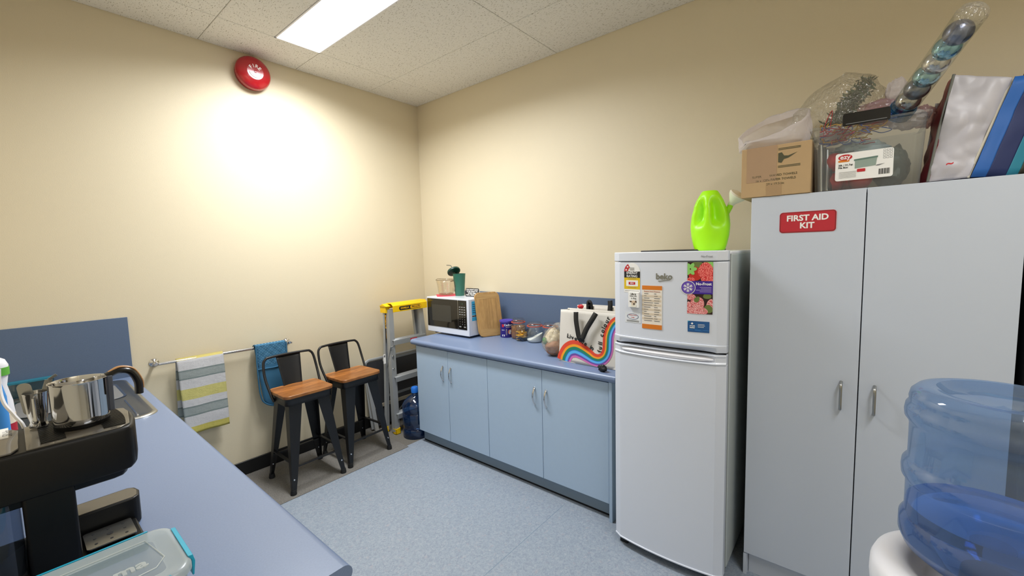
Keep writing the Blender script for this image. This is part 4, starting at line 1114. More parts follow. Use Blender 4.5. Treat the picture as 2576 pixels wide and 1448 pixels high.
# complaints label
mb = MB(); ya, yb = -2.416, -2.497
R2(mb, ya, 1.158, yb, 1.208, mat('pale_label', '#dfe3e8', 0.4))
ov = [(-2.456 + 0.030 * cos(radians(a)), 1.188 + 0.014 * sin(radians(a))) for a in range(0, 360, 12)]
for i in range(len(ov)):
    a, b = ov[i], ov[(i + 1) % len(ov)]; P2(mb, [(a[0], a[1]), (b[0], b[1]), (-2.456 + (b[0] + 2.456) * 0.9, 1.188 + (b[1] - 1.188) * 0.88), (-2.456 + (a[0] + 2.456) * 0.9, 1.188 + (a[1] - 1.188) * 0.88)], mat('oval_print', '#6a6f8c', 0.5) if i == 0 else bpy.data.materials['oval_print'], 0.0005)
T2(mb, 'HANDLE WITH', 0.006, -2.456, 1.194, M['red'], 0.0006); T2(mb, 'CARE', 0.007, -2.456, 1.183, M['red'], 0.0006)
for k in range(3): R2(mb, -2.424, 1.163 + k * 0.003, -2.488, 1.1642 + k * 0.003, M['ink_grey'], 0.0006)
wrap_face(mb, 0); mb.build('care_label', fz)
# maker's lettering
mb = MB(); bk = mat('badge_grey', '#8f8f84', 0.35, 0.6)
T2(mb, 'beko', 0.037, -2.606, 1.380, bk, 0.001, bold=0.0010); mb.prism([(2.580, 1.358), (2.634, 1.366), (2.634, 1.3685), (2.580, 1.3605)], (0, 0, 0), UX, UY, 0.002, bk)
wrap_face(mb, 0); mb.build('maker_badge', fz)
mb = MB(); T2(mb, 'No-Frost', 0.012, -2.783, 1.468, M['ink_grey'], 0.004); wrap_face(mb, 0, 0.0015); mb.build('model_lettering', fz)
# strawberry sticker
mb = MB(); ya, yb = -2.706, -2.806
def berry_mat(name, a, b_):
    m, nt, b = new_mat(name); tc = nd(nt, 'ShaderNodeTexCoord')
    v = nd(nt, 'ShaderNodeTexVoronoi'); v.inputs['Scale'].default_value = 260; nt.links.new(tc.outputs['Object'], v.inputs['Vector'])
    cr = nd(nt, 'ShaderNodeValToRGB'); cr.color_ramp.elements[0].color = C(a); cr.color_ramp.elements[1].color = C(b_); cr.color_ramp.elements[0].position = 0.15; cr.color_ramp.elements[1].position = 0.75
    nt.links.new(v.outputs['Distance'], cr.inputs[0]); nt.links.new(cr.outputs[0], b.inputs['Base Color']); b.inputs['Roughness'].default_value = 0.35
    return m
Br, Bp, Bd = berry_mat('red_berry', '#ff9a90', '#d01b24'), berry_mat('frosted_berry', '#ffd0cc', '#cc4a50'), mat('berry_dark_ground', '#2b0f10', 0.4)
R2(mb, ya, 1.222, yb, 1.445, Bd, 0.0, 8)  # dark printed ground behind the berries
def el(y, z, r, rz, m, lift, n=20, tilt=0.0, clip=(-2.806, -2.706, 1.222, 1.445)):
    pts = []
    for k in range(n):
        a = 2 * pi * k / n; rr = 1 - 0.18 * sin(a)
        p, q = r * cos(a) * rr, rz * sin(a)
        yy, zz = y + p * cos(tilt) - q * sin(tilt), z + p * sin(tilt) + q * cos(tilt)
        pts.append((min(max(yy, clip[0]), clip[1]), min(max(zz, clip[2]), clip[3])))
    P2(mb, pts, m, lift, 0.0002)
gl_, gd_ = mat('strawberry_leaf', '#8fcf6a', 0.45), mat('dull_leaf', '#6a7a3c', 0.45)
el(-2.745, 1.428, 0.03, 0.02, gd_, 0.0004); el(-2.79, 1.435, 0.02, 0.018, gl_, 0.0005, tilt=0.5)
el(-2.737, 1.395, 0.026, 0.030, mat('red_flesh', '#c42a22', 0.4), 0.0006); el(-2.778, 1.410, 0.030, 0.034, Br, 0.0009); el(-2.79, 1.375, 0.030, 0.020, Br, 0.0011); el(-2.72, 1.37, 0.016, 0.010, Br, 0.0012)
for a in range(6):
    el(-2.718 + 0.014 * cos(a * 1.05), 1.415 + 0.016 * sin(a * 1.05), 0.012, 0.008, gl_, 0.0013 + a * 0.00003, tilt=a * 1.05)
el(-2.72, 1.295, 0.02, 0.014, Bp, 0.0005); el(-2.748, 1.270, 0.028, 0.026, Bp, 0.0008, tilt=0.5); el(-2.785, 1.30, 0.016, 0.012, gd_, 0.0006); el(-2.80, 1.262, 0.018, 0.026, Bp, 0.0007)
el(-2.745, 1.285, 0.010, 0.014, gd_, 0.0011, tilt=0.6); el(-2.75, 1.236, 0.038, 0.020, Bp, 0.0010); el(-2.789, 1.245, 0.018, 0.018, gd_, 0.0009); el(-2.712, 1.245, 0.014, 0.03, Bp, 0.0006)
pm = M['purple']
R2(mb, -2.715, 1.308, yb, 1.364, pm, 0.0016, 8); P2(mb, disc(0.030, 32, -2.709, 1.335), M['paper'], 0.0018); P2(mb, disc(0.0275, 32, -2.709, 1.335), pm, 0.0022); P2(mb, disc(0.0255, 32, -2.709, 1.335), mat('violet_disc', '#6a4fb4', 0.4), 0.0026)
for a in range(6):
    A = a * pi / 3 + pi / 6; d = Vector((cos(A), sin(A))); e = Vector((-sin(A), cos(A)))
    def L2(p, q, w_=0.0011):
        p, q = Vector(p), Vector(q); u_ = (q - p).normalized(); v_ = Vector((-u_.y, u_.x)) * w_
        P2(mb, [tuple(p + v_), tuple(p - v_), tuple(q - v_), tuple(q + v_)], M['paper'], 0.0031)
    c0 = Vector((-2.709, 1.335)); L2(c0, c0 + d * 0.019)
    for rr in (0.009, 0.014): L2(c0 + d * rr, c0 + d * (rr + 0.004) + e * 0.005); L2(c0 + d * rr, c0 + d * (rr + 0.004) - e * 0.005)
T2(mb, 'No-Frost', 0.016, -2.801, 1.351, M['paper'], 0.0021, align='RIGHT', bold=0.0005)
for k, ln in enumerate((0.045, 0.04, 0.06, 0.045)): R2(mb, -2.801 + ln, 1.336 - k * 0.0062, -2.801, 1.3378 - k * 0.0062, mat('lilac_print', '#b9a9dc', 0.5) if k == 0 else bpy.data.materials['lilac_print'], 0.0021)
wrap_face(mb, 0); mb.build('strawberry_sticker', fz)

# magnets
def magnet(name, label, build, y, z):
    mb = MB(); build(mb); wrap_face(mb, 0, 0.0008); return tag(mb.build(name), label, 'magnet')
def m_chart(mb):
    y0, y1 = -2.504, -2.598; P = mat('chart_cream', '#ece3d6', 0.45); B = mat('chart_band', '#dbcbb4', 0.5)
    R2(mb, y0, 1.138, y1, 1.338, P, 0, 6, 0.0008); R2(mb, y0, 1.319, y1, 1.338, M['orange_ink'], 0.0009, 6); R2(mb, y0, 1.138, y1, 1.159, M['orange_ink'], 0.0009, 6)
    T2(mb, 'Distance Swim Distances', 0.0075, (y0 + y1) / 2, 1.311, mat('rust_print', '#b5563a', 0.5), 0.0012)
    for k in range(13):
        z = 1.301 - k * 0.0104
        if k % 2: R2(mb, y0, z - 0.005, y1 + 0.004, z + 0.004, B, 0.0009, 5)
        R2(mb, -2.514, z - 0.001, -2.514 - (0.02, 0.012, 0.025, 0.035, 0.042, 0.038, 0.030)[k % 7], z + 0.0014, M['ink_grey'], 0.0013, 3)
        R2(mb, -2.562, z - 0.001, -2.562 - (0.010, 0.016, 0.026, 0.024, 0.022)[k % 5], z + 0.0014, M['ink_grey'], 0.0013, 3)
magnet('chart_magnet', 'tall cream chart magnet with orange ends on the freezer door', m_chart, 0, 0)
def m_dog(mb):
    R2(mb, -2.438, 1.234, -2.491, 1.305, M['paper'], 0, 4, 0.012)
    T2(mb, 'Life is', 0.012, -2.464, 1.296, M['ink'], 0.0125, bold=0.0002); T2(mb, 'better with', 0.0075, -2.464, 1.287, M['ink'], 0.0125); T2(mb, 'a dog', 0.012, -2.466, 1.277, M['ink_grey'], 0.0125)
    fur = mat('dog_fur', '#d8c3aa', 0.8); ear = mat('dog_ear', '#54412f', 0.8)
    P2(mb, disc(0.015, 18, -2.466, 1.243, 0.009), M['trans_white'], 0.0122); P2(mb, disc(0.0105, 18, -2.465, 1.255, 0.012), fur, 0.0124); P2(mb, [(-2.457, 1.264), (-2.445, 1.264), (-2.447, 1.258), (-2.455, 1.257)], ear, 0.0127); P2(mb, [(-2.473, 1.266), (-2.480, 1.266), (-2.481, 1.257), (-2.475, 1.257)], ear, 0.0127)
    P2(mb, disc(0.0035, 10, -2.468, 1.250, 0.005), M['ink'], 0.0128); P2(mb, disc(0.0013, 8, -2.461, 1.258), M['ink'], 0.0128); P2(mb, disc(0.0013, 8, -2.471, 1.258), M['ink'], 0.0128)
magnet('dog_magnet', 'white block magnet with a puppy face and lettering on the freezer door', m_dog, 0, 0)
def m_blue(mb):
    bl = mat('magnet_blue', '#1e568f', 0.4)
    R2(mb, -2.709, 1.142, -2.795, 1.190, bl, 0, 4, 0.0008); P2(mb, [(-2.709, 1.190), (-2.717, 1.190), (-2.709, 1.184)], M['teal'], 0.0009)
    P2(mb, [(-2.727, 1.184), (-2.722, 1.179), (-2.727, 1.174), (-2.732, 1.179)], M['paper'], 0.0009); T2(mb, 'people\nmatter', 0.0078, -2.728, 1.165, M['paper'], 0.0011, bold=0.0003)
    R2(mb, -2.745, 1.160, -2.7455, 1.182, M['sky'], 0.0009, 1)
    for k, ln in enumerate((0.026, 0.028, 0.024)): R2(mb, -2.750, 1.1755 - k * 0.0056, -2.750 - ln, 1.177 - k * 0.0056, M['paper'], 0.0009, 2)
    for k, (a, ln) in enumerate(((0.002, 0.018), (0.024, 0.026), (0.060, 0.022), (0.028, 0.03))): R2(mb, -2.711 - a, 1.151 - (k == 3) * 0.003, -2.711 - a - ln, 1.152 - (k == 3) * 0.003, M['sky'], 0.0009, 2)
magnet('blue_magnet', 'blue business card magnet below the strawberry sticker on the fridge', m_blue, 0, 0)

# paper tray on top of fridge
mb = MB(); mb.box((-0.50, -2.72, 1.4885), (-0.12, -2.40, 1.497), M['grey_dark'])
tag(mb.build('folder', bevel=0.002), 'thin dark grey folder lying on top of the fridge', 'folder')
# watering can
t = empty('watering_can', (-0.45, -2.72, 1.488), 'lime green plastic watering can with a white rose head on the fridge', 'watering can')
wcx, wcy, wz = -0.45, -2.722, 1.4885
mb = MB(); rs = []
prof = [(0.0, 0.058, 0.058), (0.004, 0.066, 0.062), (0.03, 0.074, 0.066), (0.07, 0.083, 0.070), (0.12, 0.0875, 0.072), (0.17, 0.082, 0.070), (0.21, 0.070, 0.064), (0.24, 0.058, 0.055), (0.262, 0.046, 0.046), (0.276, 0.038, 0.036), (0.283, 0.033, 0.030), (0.284, 0.026, 0.024), (0.274, 0.024, 0.022), (0.25, 0.03, 0.028)]
NS = 72
_p2 = []
for i_ in range(len(prof) - 1):
    m_ = 4 if prof[i_ + 1][0] - prof[i_][0] > 0.02 else 1
    for k_ in range(m_): _p2.append(tuple(prof[i_][q] + (prof[i_ + 1][q] - prof[i_][q]) * k_ / m_ for q in range(3)))
prof = _p2 + [prof[-1]]
for h, a, b in prof:
    ring = []
    for k in range(NS):
        th = 2 * pi * k / NS; x, y = b * cos(th), a * sin(th)
        # hand-hold hollows on the room-facing side, either side of a central web
        if 0.09 < h < 0.255:
            g_ = math.exp(-((h - 0.180) / 0.056) ** 4)
            for c0, wd, dp in ((radians(219), 0.36, 0.036), (radians(154), 0.30, 0.034)):
                dd = (th - c0 + pi) % (2 * pi) - pi
                e = math.exp(-(dd / wd) ** 4) * g_
                x *= 1 - e * dp / 0.07; y *= 1 - e * dp / 0.07
        ring.append((wcx + x, wcy + y + (0.003 if h > 0.2 else 0), wz + h))
    rs.append(ring)
mb.rings(rs, M['lime'], True, True); mb.build('can_body', t, subsurf=1, smooth=180)
mb = MB(); mb.tube([(wcx + 0.01, wcy - 0.055, wz + 0.155), (wcx + 0.01, wcy - 0.082, wz + 0.20), (wcx + 0.01, wcy - 0.092, wz + 0.222)], 0.016, M['lime'], 14, r1=0.009); mb.build('spout', t)
mb = MB(); mb.lathe([(0.010, -0.025), (0.016, 0.0), (0.036, 0.030), (0.040, 0.040), (0.036, 0.046), (0.0, 0.052)], (0, 0, 0), M['trans_white'], 32, cap0=True, cap1=False)
mb.xf(Matrix.Translation((wcx + 0.01, wcy - 0.093, wz + 0.222)) @ Matrix.Rotation(radians(38), 4, 'X') @ Matrix.Rotation(radians(-12), 4, 'Y')); mb.build('rose_head', t)

# ------------------------------------------------------------------ wardrobe
WY0, WYM, WY1, WZ = -2.911, -3.290, -3.680, 1.712
XW = -0.552
t = empty('storage_cupboard', (-0.28, -3.30, 0), 'tall white two-door storage cupboard with a red first aid sign', 'cupboard')
mb = MB(); mb.box((XW + 0.018, WY1, 0.0), (-0.01, WY1 + 0.016, WZ), M['white']); mb.box((XW + 0.018, WY0 - 0.016, 0.0), (-0.01, WY0, WZ), M['white'])
mb.box((XW + 0.018, WY1, WZ - 0.016), (-0.01, WY0, WZ), M['white']); mb.box((XW + 0.018, WY1, 0.105), (-0.01, WY0, 0.12), M['white']); mb.box((-0.02, WY1, 0.1), (-0.01, WY0, WZ), M['white']); mb.build('carcass', t)
mb = MB(); mb.box((XW + 0.018, WY0 - 0.014, 0), (XW + 0.002, WY0, 0.10), M['white']); mb.box((XW + 0.03, WY1 + 0.016, 0), (XW + 0.045, WY0 - 0.018, 0.105), M['white']); mb.build('plinth', t)
doors = []
for a, b in ((WY0, WYM), (WYM, WY1)):
    mb = MB(); mb.box((XW, b + 0.0016, 0.105), (XW + 0.017, a - 0.0016, WZ - 0.001), M['white']); doors.append(mb.build('door', t, bevel=0.001))
for d, y in ((doors[0], -3.238), (doors[1], -3.338)):
    mb = MB(); mb.tube(catmull([(XW, y, 0.966), (XW - 0.020, y, 0.960), (XW - 0.026, y, 0.945), (XW - 0.026, y, 0.915), (XW - 0.026, y, 0.875), (XW - 0.020, y, 0.860), (XW, y, 0.856)], 5), 0.0042, M['brushed'], 10, flat=(1, 1.2)); mb.build('handle', d)
mb = MB(); so = Vector((XW - 0.0002, -3.110, 1.598)); redp = mat('sign_red', '#b92736', 0.35)
mb.prism(rrect(0.186, 0.083, 0.012, 6), so, RY, Z, 0.0012, redp); mb.prism(rrect(0.182, 0.079, 0.010, 6), so - X * 0.0012, RY, Z, 0.0003, mat('sign_edge', '#5a1018', 0.4)); mb.prism(rrect(0.179, 0.076, 0.009, 6), so - X * 0.0015, RY, Z, 0.0003, redp)
mb.text('FIRST AID\nKIT', 0.0320, so + Vector((-0.0022, 0, 0.0)), RY, Z, M['paper'], 0.0002, bold=0.0010, wscale=1.0, line=0.95); mb.build('first_aid_sign', doors[0])

# black tall cabinet right of the cupboard
mb = MB(); mb.box((-0.56, -4.25, 0.0), (-0.02, -3.70, 1.66), M['black_matte'])
tag(mb.build('black_cabinet', bevel=0.004), 'tall plain black cabinet just right of the white cupboard', 'cabinet')

# ------------------------------------------------------------------ things on the cupboard
ZW = WZ
t = empty('cardboard_box', (-0.42, -3.0, ZW), 'printed brown cardboard carton of paper towels on the cupboard', 'cardboard box')
bx0, by0, by1, bh = -0.556, -2.872, -3.118, 0.205
mb = MB(); mb.box((bx0, by1, ZW), (-0.22, by0, ZW + bh), M['cardboard']); cbx = mb.build('carton', t, bevel=0.0025)
mb = MB(); mb.box((bx0 - 0.0006, by0 - 0.130, ZW + bh * 0.30), (bx0, by0 - 0.02, ZW + bh), mat('torn_tape', '#a98b6d', 0.5, var=0.05)); mb.box((bx0 - 0.0006, -3.02, ZW + 0.0), (bx0, -2.965, ZW + 0.055), M['card_tape']); mb.build('tape', t)
mb = MB(); T = M['card_dark']; fx = bx0 - 0.0004
mb.text('SUPER        WAVED TOWELS', 0.0125, (fx, -2.993, ZW + 0.083), RY, Z, T); mb.text("16 x 120's PAPER TOWELS", 0.0125, (fx, -2.997, ZW + 0.066), RY, Z, T); mb.text('29 x 19.5cm', 0.0125, (fx, -2.997, ZW + 0.049), RY, Z, T)
for z in (0.187, 0.182, 0.117, 0.112): mb.box((fx - 0.0003, -3.082, ZW + z), (fx, -3.006, ZW + z + 0.0025), T)
mb.prism([(0.0, 0.02), (0.012, 0.022), (0.02, 0.008), (0.035, 0.006), (0.065, 0.016), (0.035, -0.003), (0.02, -0.006), (0.012, -0.02), (0.0, -0.016)], (fx, -3.006, ZW + 0.150), RY, Z, 0.0003, T)
mb.build('printing', t)

def loft_bag(mb, rings_, m, n=40, amp=0.01, fr=14, seed=0, cap0=True, cap1=False):
    """rings_: list of (centre, axis_u, axis_v) half-axes vectors"""
    rs = []
    for c, a, b in rings_:
        c, a, b = Vector(c), Vector(a), Vector(b); r = []
        for k in range(n):
            th = 2 * pi * k / n; p = c + a * cos(th) + b * sin(th)
            nn_ = noise.noise(p * fr + Vector((seed, 0, 0))) + 0.5 * noise.noise(p * fr * 2.1)
            p = p + (p - c).normalized() * amp * nn_
            r.append(p)
        rs.append(r)
    # densify
    R2_ = []
    for j in range(len(rs) - 1):
        for q in range(4):
            s_ = q / 4; R2_.append([rs[j][k].lerp(rs[j + 1][k], s_) for k in range(n)])
    R2_.append(rs[-1])
    for j, r in enumerate(R2_):
        for k in range(n):
            p = r[k]; r[k] = p + Vector((noise.noise(p * fr * 1.7 + Vector((5, seed, 0))), noise.noise(p * fr * 1.7 + Vector((0, 9, seed))), noise.noise(p * fr * 1.7 + Vector((seed, 0, 3))))) * amp * 0.6
            if r[k].z < ZW + 0.003: r[k].z = ZW + 0.003
    mb.rings(R2_, m, cap0, cap1)
ZB = ZW + bh
mb = MB()
loft_bag(mb, [((-0.42, -2.985, ZB + 0.004), (0, -0.10, 0), (0.105, 0, 0)), ((-0.42, -2.975, ZB + 0.02), (0, -0.125, 0), (0.12, 0, 0)), ((-0.42, -2.972, ZB + 0.05), (0, -0.135, 0.008), (0.125, 0, 0.02)), ((-0.42, -2.970, ZB + 0.085), (0, -0.136, 0.016), (0.118, 0, 0.045)), ((-0.42, -2.968, ZB + 0.112), (0, -0.135, 0.028), (0.108, 0, 0.066)),
   ((-0.42, -2.968, ZB + 0.116), (0, -0.128, 0.028), (0.102, 0, 0.066)), ((-0.42, -2.968, ZB + 0.095), (0, -0.122, 0.024), (0.100, 0, 0.058))],
         M['film_white'], seed=2, amp=0.010, fr=16)
for v in mb.v:
    if v.y < by0 - 0.004: v.z = max(v.z, ZB + 0.003)
    if v.y > by0 - 0.004 and v.z < ZB + 0.06: v.z -= (v.y - by0 + 0.02) * 0.5
o = tag(mb.build('plastic_bag', None, smooth=180), 'white translucent plastic bag slumped open on the cardboard box', 'plastic bag')

# wreath in its clear bag behind
mb = MB(); random.seed(11)
needle = mat('pine_needles', '#33502c', 0.7, var=0.35, vscale=40); wc = Vector((-0.30, -3.225, ZW + 0.365))
for i in range(900):
    u_ = random.gauss(0, 1)
    c = wc + Vector((random.uniform(-0.05, 0.05), 0.045 * u_ * 0.9 + random.uniform(-0.02, 0.02) + 0.01, -0.055 * u_ + random.uniform(-0.03, 0.03)))
    c = wc + (c - wc) * min(1, 0.105 / max(0.001, (c - wc).length))
    d = Vector((random.uniform(-1, 1), random.uniform(-1, 1), random.uniform(-1, 1))).normalized() * random.uniform(0.018, 0.034)
    s_ = d.cross(Vector((0.3, 0.5, 0.8))).normalized() * random.uniform(0.003, 0.006)
    mb.add([c, c + d * 0.5 - s_, c + d, c + d * 0.5 + s_], [(0, 1, 2, 3)], needle)
wr = mb.build('wreath_needles', None, smooth=0, org=tuple(wc)); wr.name = 'christmas_wreath'
tag(wr, 'dark green pine wreath inside the clear plastic bag on the cupboard', 'wreath')
mb = MB()
loft_bag(mb, [((-0.30, -3.01, ZW + 0.27), (0, 0.0, 0.02), (0.03, 0, 0)), ((-0.30, -3.05, ZW + 0.30), (0, 0.02, 0.075), (0.08, 0, 0)), ((-0.30, -3.13, ZW + 0.335), (0, 0.03, 0.12), (0.10, 0, 0)), ((-0.30, -3.21, ZW + 0.355), (0, 0.0, 0.145), (0.11, 0, 0)), ((-0.30, -3.28, ZW + 0.34), (0, -0.02, 0.12), (0.09, 0, 0)), ((-0.30, -3.325, ZW + 0.32), (0, -0.02, 0.06), (0.05, 0, 0)), ((-0.30, -3.345, ZW + 0.31), (0, 0, 0.01), (0.01, 0, 0))],
         M['clear_bag'], seed=5, amp=0.022, fr=13, cap1=True, n=64)
for v in mb.v:
    if v.y < -3.11: v.z = max(v.z, ZW + 0.250)
tag(mb.build('clear_bag', None, smooth=60), 'crinkled clear plastic bag holding the green wreath on the cupboard', 'plastic bag')
mb = MB(); blob(mb, (-0.10, -3.12, ZW + 0.125), (0.06, 0.16, 0.115), mat('dull_packing', '#8d8580', 0.8), 0.12, 2, 8)
tag(mb.build('packed_bundle', None), 'dull grey bundle hidden under the clear wreath bag', 'bundle')
# small pinkish bag
mb = MB(); blob(mb, (-0.35, -3.325, ZW + 0.305), (0.06, 0.085, 0.05), M['film_pink'], 0.25, 2.2, 12)
blob(mb, (-0.36, -3.368, ZW + 0.365), (0.03, 0.032, 0.055), M['film_white'], 0.3, 2.5, 15)
tag(mb.build('pink_wrapping', None, smooth=60), 'crumpled pinkish translucent bag on top of the clear storage box', 'plastic bag')
mb = MB(); blob(mb, (-0.34, -3.31, ZW + 0.31), (0.03, 0.03, 0.02), M['red'], 0.3, 3, 2)
tag(mb.build('red_bow', None), 'dull red bow inside the pinkish translucent bag', 'bow')

# clear storage box
t = empty('storage_box', (-0.38, -3.28, ZW), 'clear plastic file box with a white product label and black clip on the cupboard', 'storage box')
EX0, EX1 = -0.535, -0.19
def ering(z, g_):
    return [(EX0 - g_, -3.130 + g_), (EX0 - g_, -3.432 - g_), (EX1 + g_, -3.432 - g_), (EX1 + g_, -3.130 + g_)], z
mb = MB()
rr_ = [(ZW + 0.001, 0), (ZW + 0.236, 0.010), (ZW + 0.238, 0.022), (ZW + 0.246, 0.022)]
rs = []
for z, g_ in rr_:
    pts = rrect(EX1 - EX0 + 2 * g_, 0.302 + 2 * g_, 0.018, 5, (EX0 + EX1) / 2, -3.281); rs.append([(a, b, z) for a, b in pts])
mb.rings(rs, M['clear'], True, False); mb.build('box_body', t, smooth=40)
mb = MB(); mb.prism(rrect(0.134, 0.040, 0.004, 3), (EX0 - 0.026, -3.277, ZW + 0.252), RY, Z, 0.010, M['black_plastic']); mb.box((EX0 - 0.03, -3.34, ZW + 0.272), (EX0 + 0.012, -3.212, ZW + 0.277), M['black_plastic']); mb.box((EX0 - 0.0375, -3.335, ZW + 0.236), (EX0 - 0.036, -3.22, ZW + 0.2385), M['ink_grey']); mb.build('clip', t, bevel=0.002)
mb = MB(); lo = Vector((EX0 - 0.008, -3.276, ZW + 0.085)); lt = Vector((-0.04, 0, 1)).normalized()
mb.prism(rrect(0.166, 0.102, 0.008, 4), lo, RY, lt, 0.0008, M['paper'])
L1 = lo - X * 0.001
mb.prism(disc(0.021, 20, -0.054, 0.035, 0.011), L1, RY, lt, 0.0004, M['red']); mb.text('ezy', 0.023, L1 + RY * -0.054 + lt * 0.036 - X * 0.0006, RY, lt, M['paper'], 0.0002, bold=0.0005); mb.prism(rrect(0.034, 0.007, 0.003, 2, -0.058, 0.022), L1, RY, lt, 0.0004, M['orange_ink'])
mb.text('30L / 31.7qt\nFile Box', 0.0088, L1 + RY * -0.074 + lt * 0.002, RY, lt, M['ink'], 0.0002, align='LEFT', bold=0.0003)
gb = mat('print_grey_green', '#8fa096', 0.5); gb2 = mat('print_green', '#5f7a70', 0.5)
mb.prism([(-0.025, -0.010), (0.035, -0.006), (0.038, 0.022), (-0.025, 0.018)], L1, RY, lt, 0.0003, gb); mb.prism([(-0.028, 0.018), (0.040, 0.022), (0.040, 0.028), (-0.028, 0.024)], L1, RY, lt, 0.0005, gb2); mb.prism([(0.038, -0.004), (0.060, -0.002), (0.044, -0.008), (0.034, -0.008)], L1, RY, lt, 0.0002, M['ink_grey'])
mb.prism(rrect(0.024, 0.011, 0.002, 2, -0.006, -0.018), L1, RY, lt, 0.0008, M['red'])
for k in range(12): mb.prism([(0.044 + k * 0.0026, -0.040), (0.044 + k * 0.0026 + (0.0012 if k % 3 else 0.002), -0.040), (0.044 + k * 0.0026 + (0.0012 if k % 3 else 0.002), -0.020), (0.044 + k * 0.0026, -0.020)], L1, RY, lt, 0.0003, M['ink'])
for i in range(4):
    for j in range(3):
        q = rrect(0.0065, 0.0065, 0.0008, 1, 0.058 + j * 0.009, 0.018 + i * 0.0088)
        for e0 in range(len(q)): pass
        mb.prism([(0.0548 + j * 0.009, 0.0148 + i * 0.0088), (0.0612 + j * 0.009, 0.0148 + i * 0.0088), (0.0612 + j * 0.009, 0.0212 + i * 0.0088), (0.0548 + j * 0.009, 0.0212 + i * 0.0088)], L1, RY, lt, 0.0003, M['ink_grey']); mb.prism([(0.0556 + j * 0.009, 0.0156 + i * 0.0088), (0.0604 + j * 0.009, 0.0156 + i * 0.0088), (0.0604 + j * 0.009, 0.0204 + i * 0.0088), (0.0556 + j * 0.009, 0.0204 + i * 0.0088)], L1, RY, lt, 0.0005, M['paper'])
for k in range(5): mb.box((lo.x - 0.0014, -3.255 - 0.001, ZW + 0.045 + k * 0.005), (lo.x - 0.001, -3.205, ZW + 0.0458 + k * 0.005), M['ink_grey'])
mb.build('product_label', t)
# contents
baub = mat('red_foil', '#d0202a', 0.3, 0.3, bump=0.3, bscale=90)
for i, (x, y, z) in enumerate(((-0.455, -3.185, 0.12), (-0.455, -3.185, 0.042), (-0.455, -3.268, 0.040), (-0.36, -3.23, 0.042))):
    mb = MB(); mb.lathe([(0.0, -0.037)] + [(0.037 * cos(radians(a)), 0.037 * sin(radians(a))) for a in range(-75, 76, 15)] + [(0.0, 0.037)], (x, y, ZW + z), baub, 24, cap0=False, cap1=False)
    tag(mb.build('bauble', smooth=180), ('upper red bauble stacked behind the box label on the left', 'lower red bauble at the left bottom of the clear box', 'red bauble below the middle of the white box label', 'red bauble deeper inside the clear box')[i], 'bauble', 'red baubles in the clear box')
silver = mat('silver_foil', '#b9bcc0', 0.2, 0.9)
mb = MB()
for k in range(4): mb.cyl((-0.49, -3.148 - k * 0.009, ZW + 0.006), (-0.49 + 0.01 * k, -3.142 - k * 0.010, ZW + 0.19 - 0.01 * k), 0.008, M['smoke'] if k % 2 else silver)
tag(mb.build('silver_rods', None), 'silver and grey tubes upright at the left inside the clear box', 'tubes')
mb = MB(); blob(mb, (-0.36, -3.26, ZW + 0.158), (0.10, 0.09, 0.045), mat('pale_tissue', '#b8ccd2', 0.8), 0.3, 2.6, 21)
tag(mb.build('tissue_paper', None), 'pale blue tissue paper crumpled inside the clear box', 'tissue paper')
mb = MB(); blob(mb, (-0.32, -3.36, ZW + 0.09), (0.10, 0.055, 0.085), mat('dark_green_foil', '#54625a', 0.5, var=0.3), 0.2, 2, 23)
tag(mb.build('foil_bundle', None), 'dull green bundle at the right inside the clear box', 'bundle')
for col_, nm, sd, lab in (('#b02a3a', 'tinsel', 1, 'tangled red tinsel poking out above the rim of the clear box'), ('#4a63a8', 'tinsel', 2, 'tangled blue tinsel strands at the top of the clear box'), ('#cfa23a', 'tinsel', 3, 'tangled gold tinsel strands just inside the clear box')):
    mb = MB(); random.seed(sd); m_ = mat('foil_' + nm + str(sd), col_, 0.3, 0.5)
    for i in range(14):
        p = Vector((random.uniform(-0.51, -0.40), random.uniform(-3.30, -3.15), ZW + random.uniform(0.20, 0.25)))
        pts = [p]
        for k in range(5): p = p + Vector((random.uniform(-0.02, 0.02), random.uniform(-0.035, 0.035), random.uniform(-0.018, 0.018))); p.z = min(max(p.z, ZW + 0.18), ZW + 0.285); p.y = min(-3.14, max(-3.40, p.y)); p.x = max(-0.52, min(-0.3, p.x)); pts.append(p.copy())
        mb.tube(catmull(pts, 4), 0.0018, m_, 5)
    tag(mb.build(nm, None), lab, 'tinsel')
mb = MB(); mb.tube(catmull([(-0.49, -3.15, ZW + 0.19), (-0.50, -3.152, ZW + 0.255), (-0.50, -3.175, ZW + 0.315), (-0.50, -3.170, ZW + 0.25)], 5), 0.004, M['red'], 6, flat=(1, 0.3))
tag(mb.build('red_ribbon', None), 'short bright red ribbon loop standing above the box corner', 'ribbon')
mb = MB(); blob(mb, (-0.42, -3.18, ZW + 0.23), (0.07, 0.05, 0.03), M['film_white'], 0.3, 2, 31)
blob(mb, (-0.38, -3.40, ZW + 0.26), (0.06, 0.05, 0.035), M['film_white'], 0.3, 2, 33)
tag(mb.build('white_wrapping', None), 'crumpled white wrapping film filling the top of the clear box', 'wrapping')

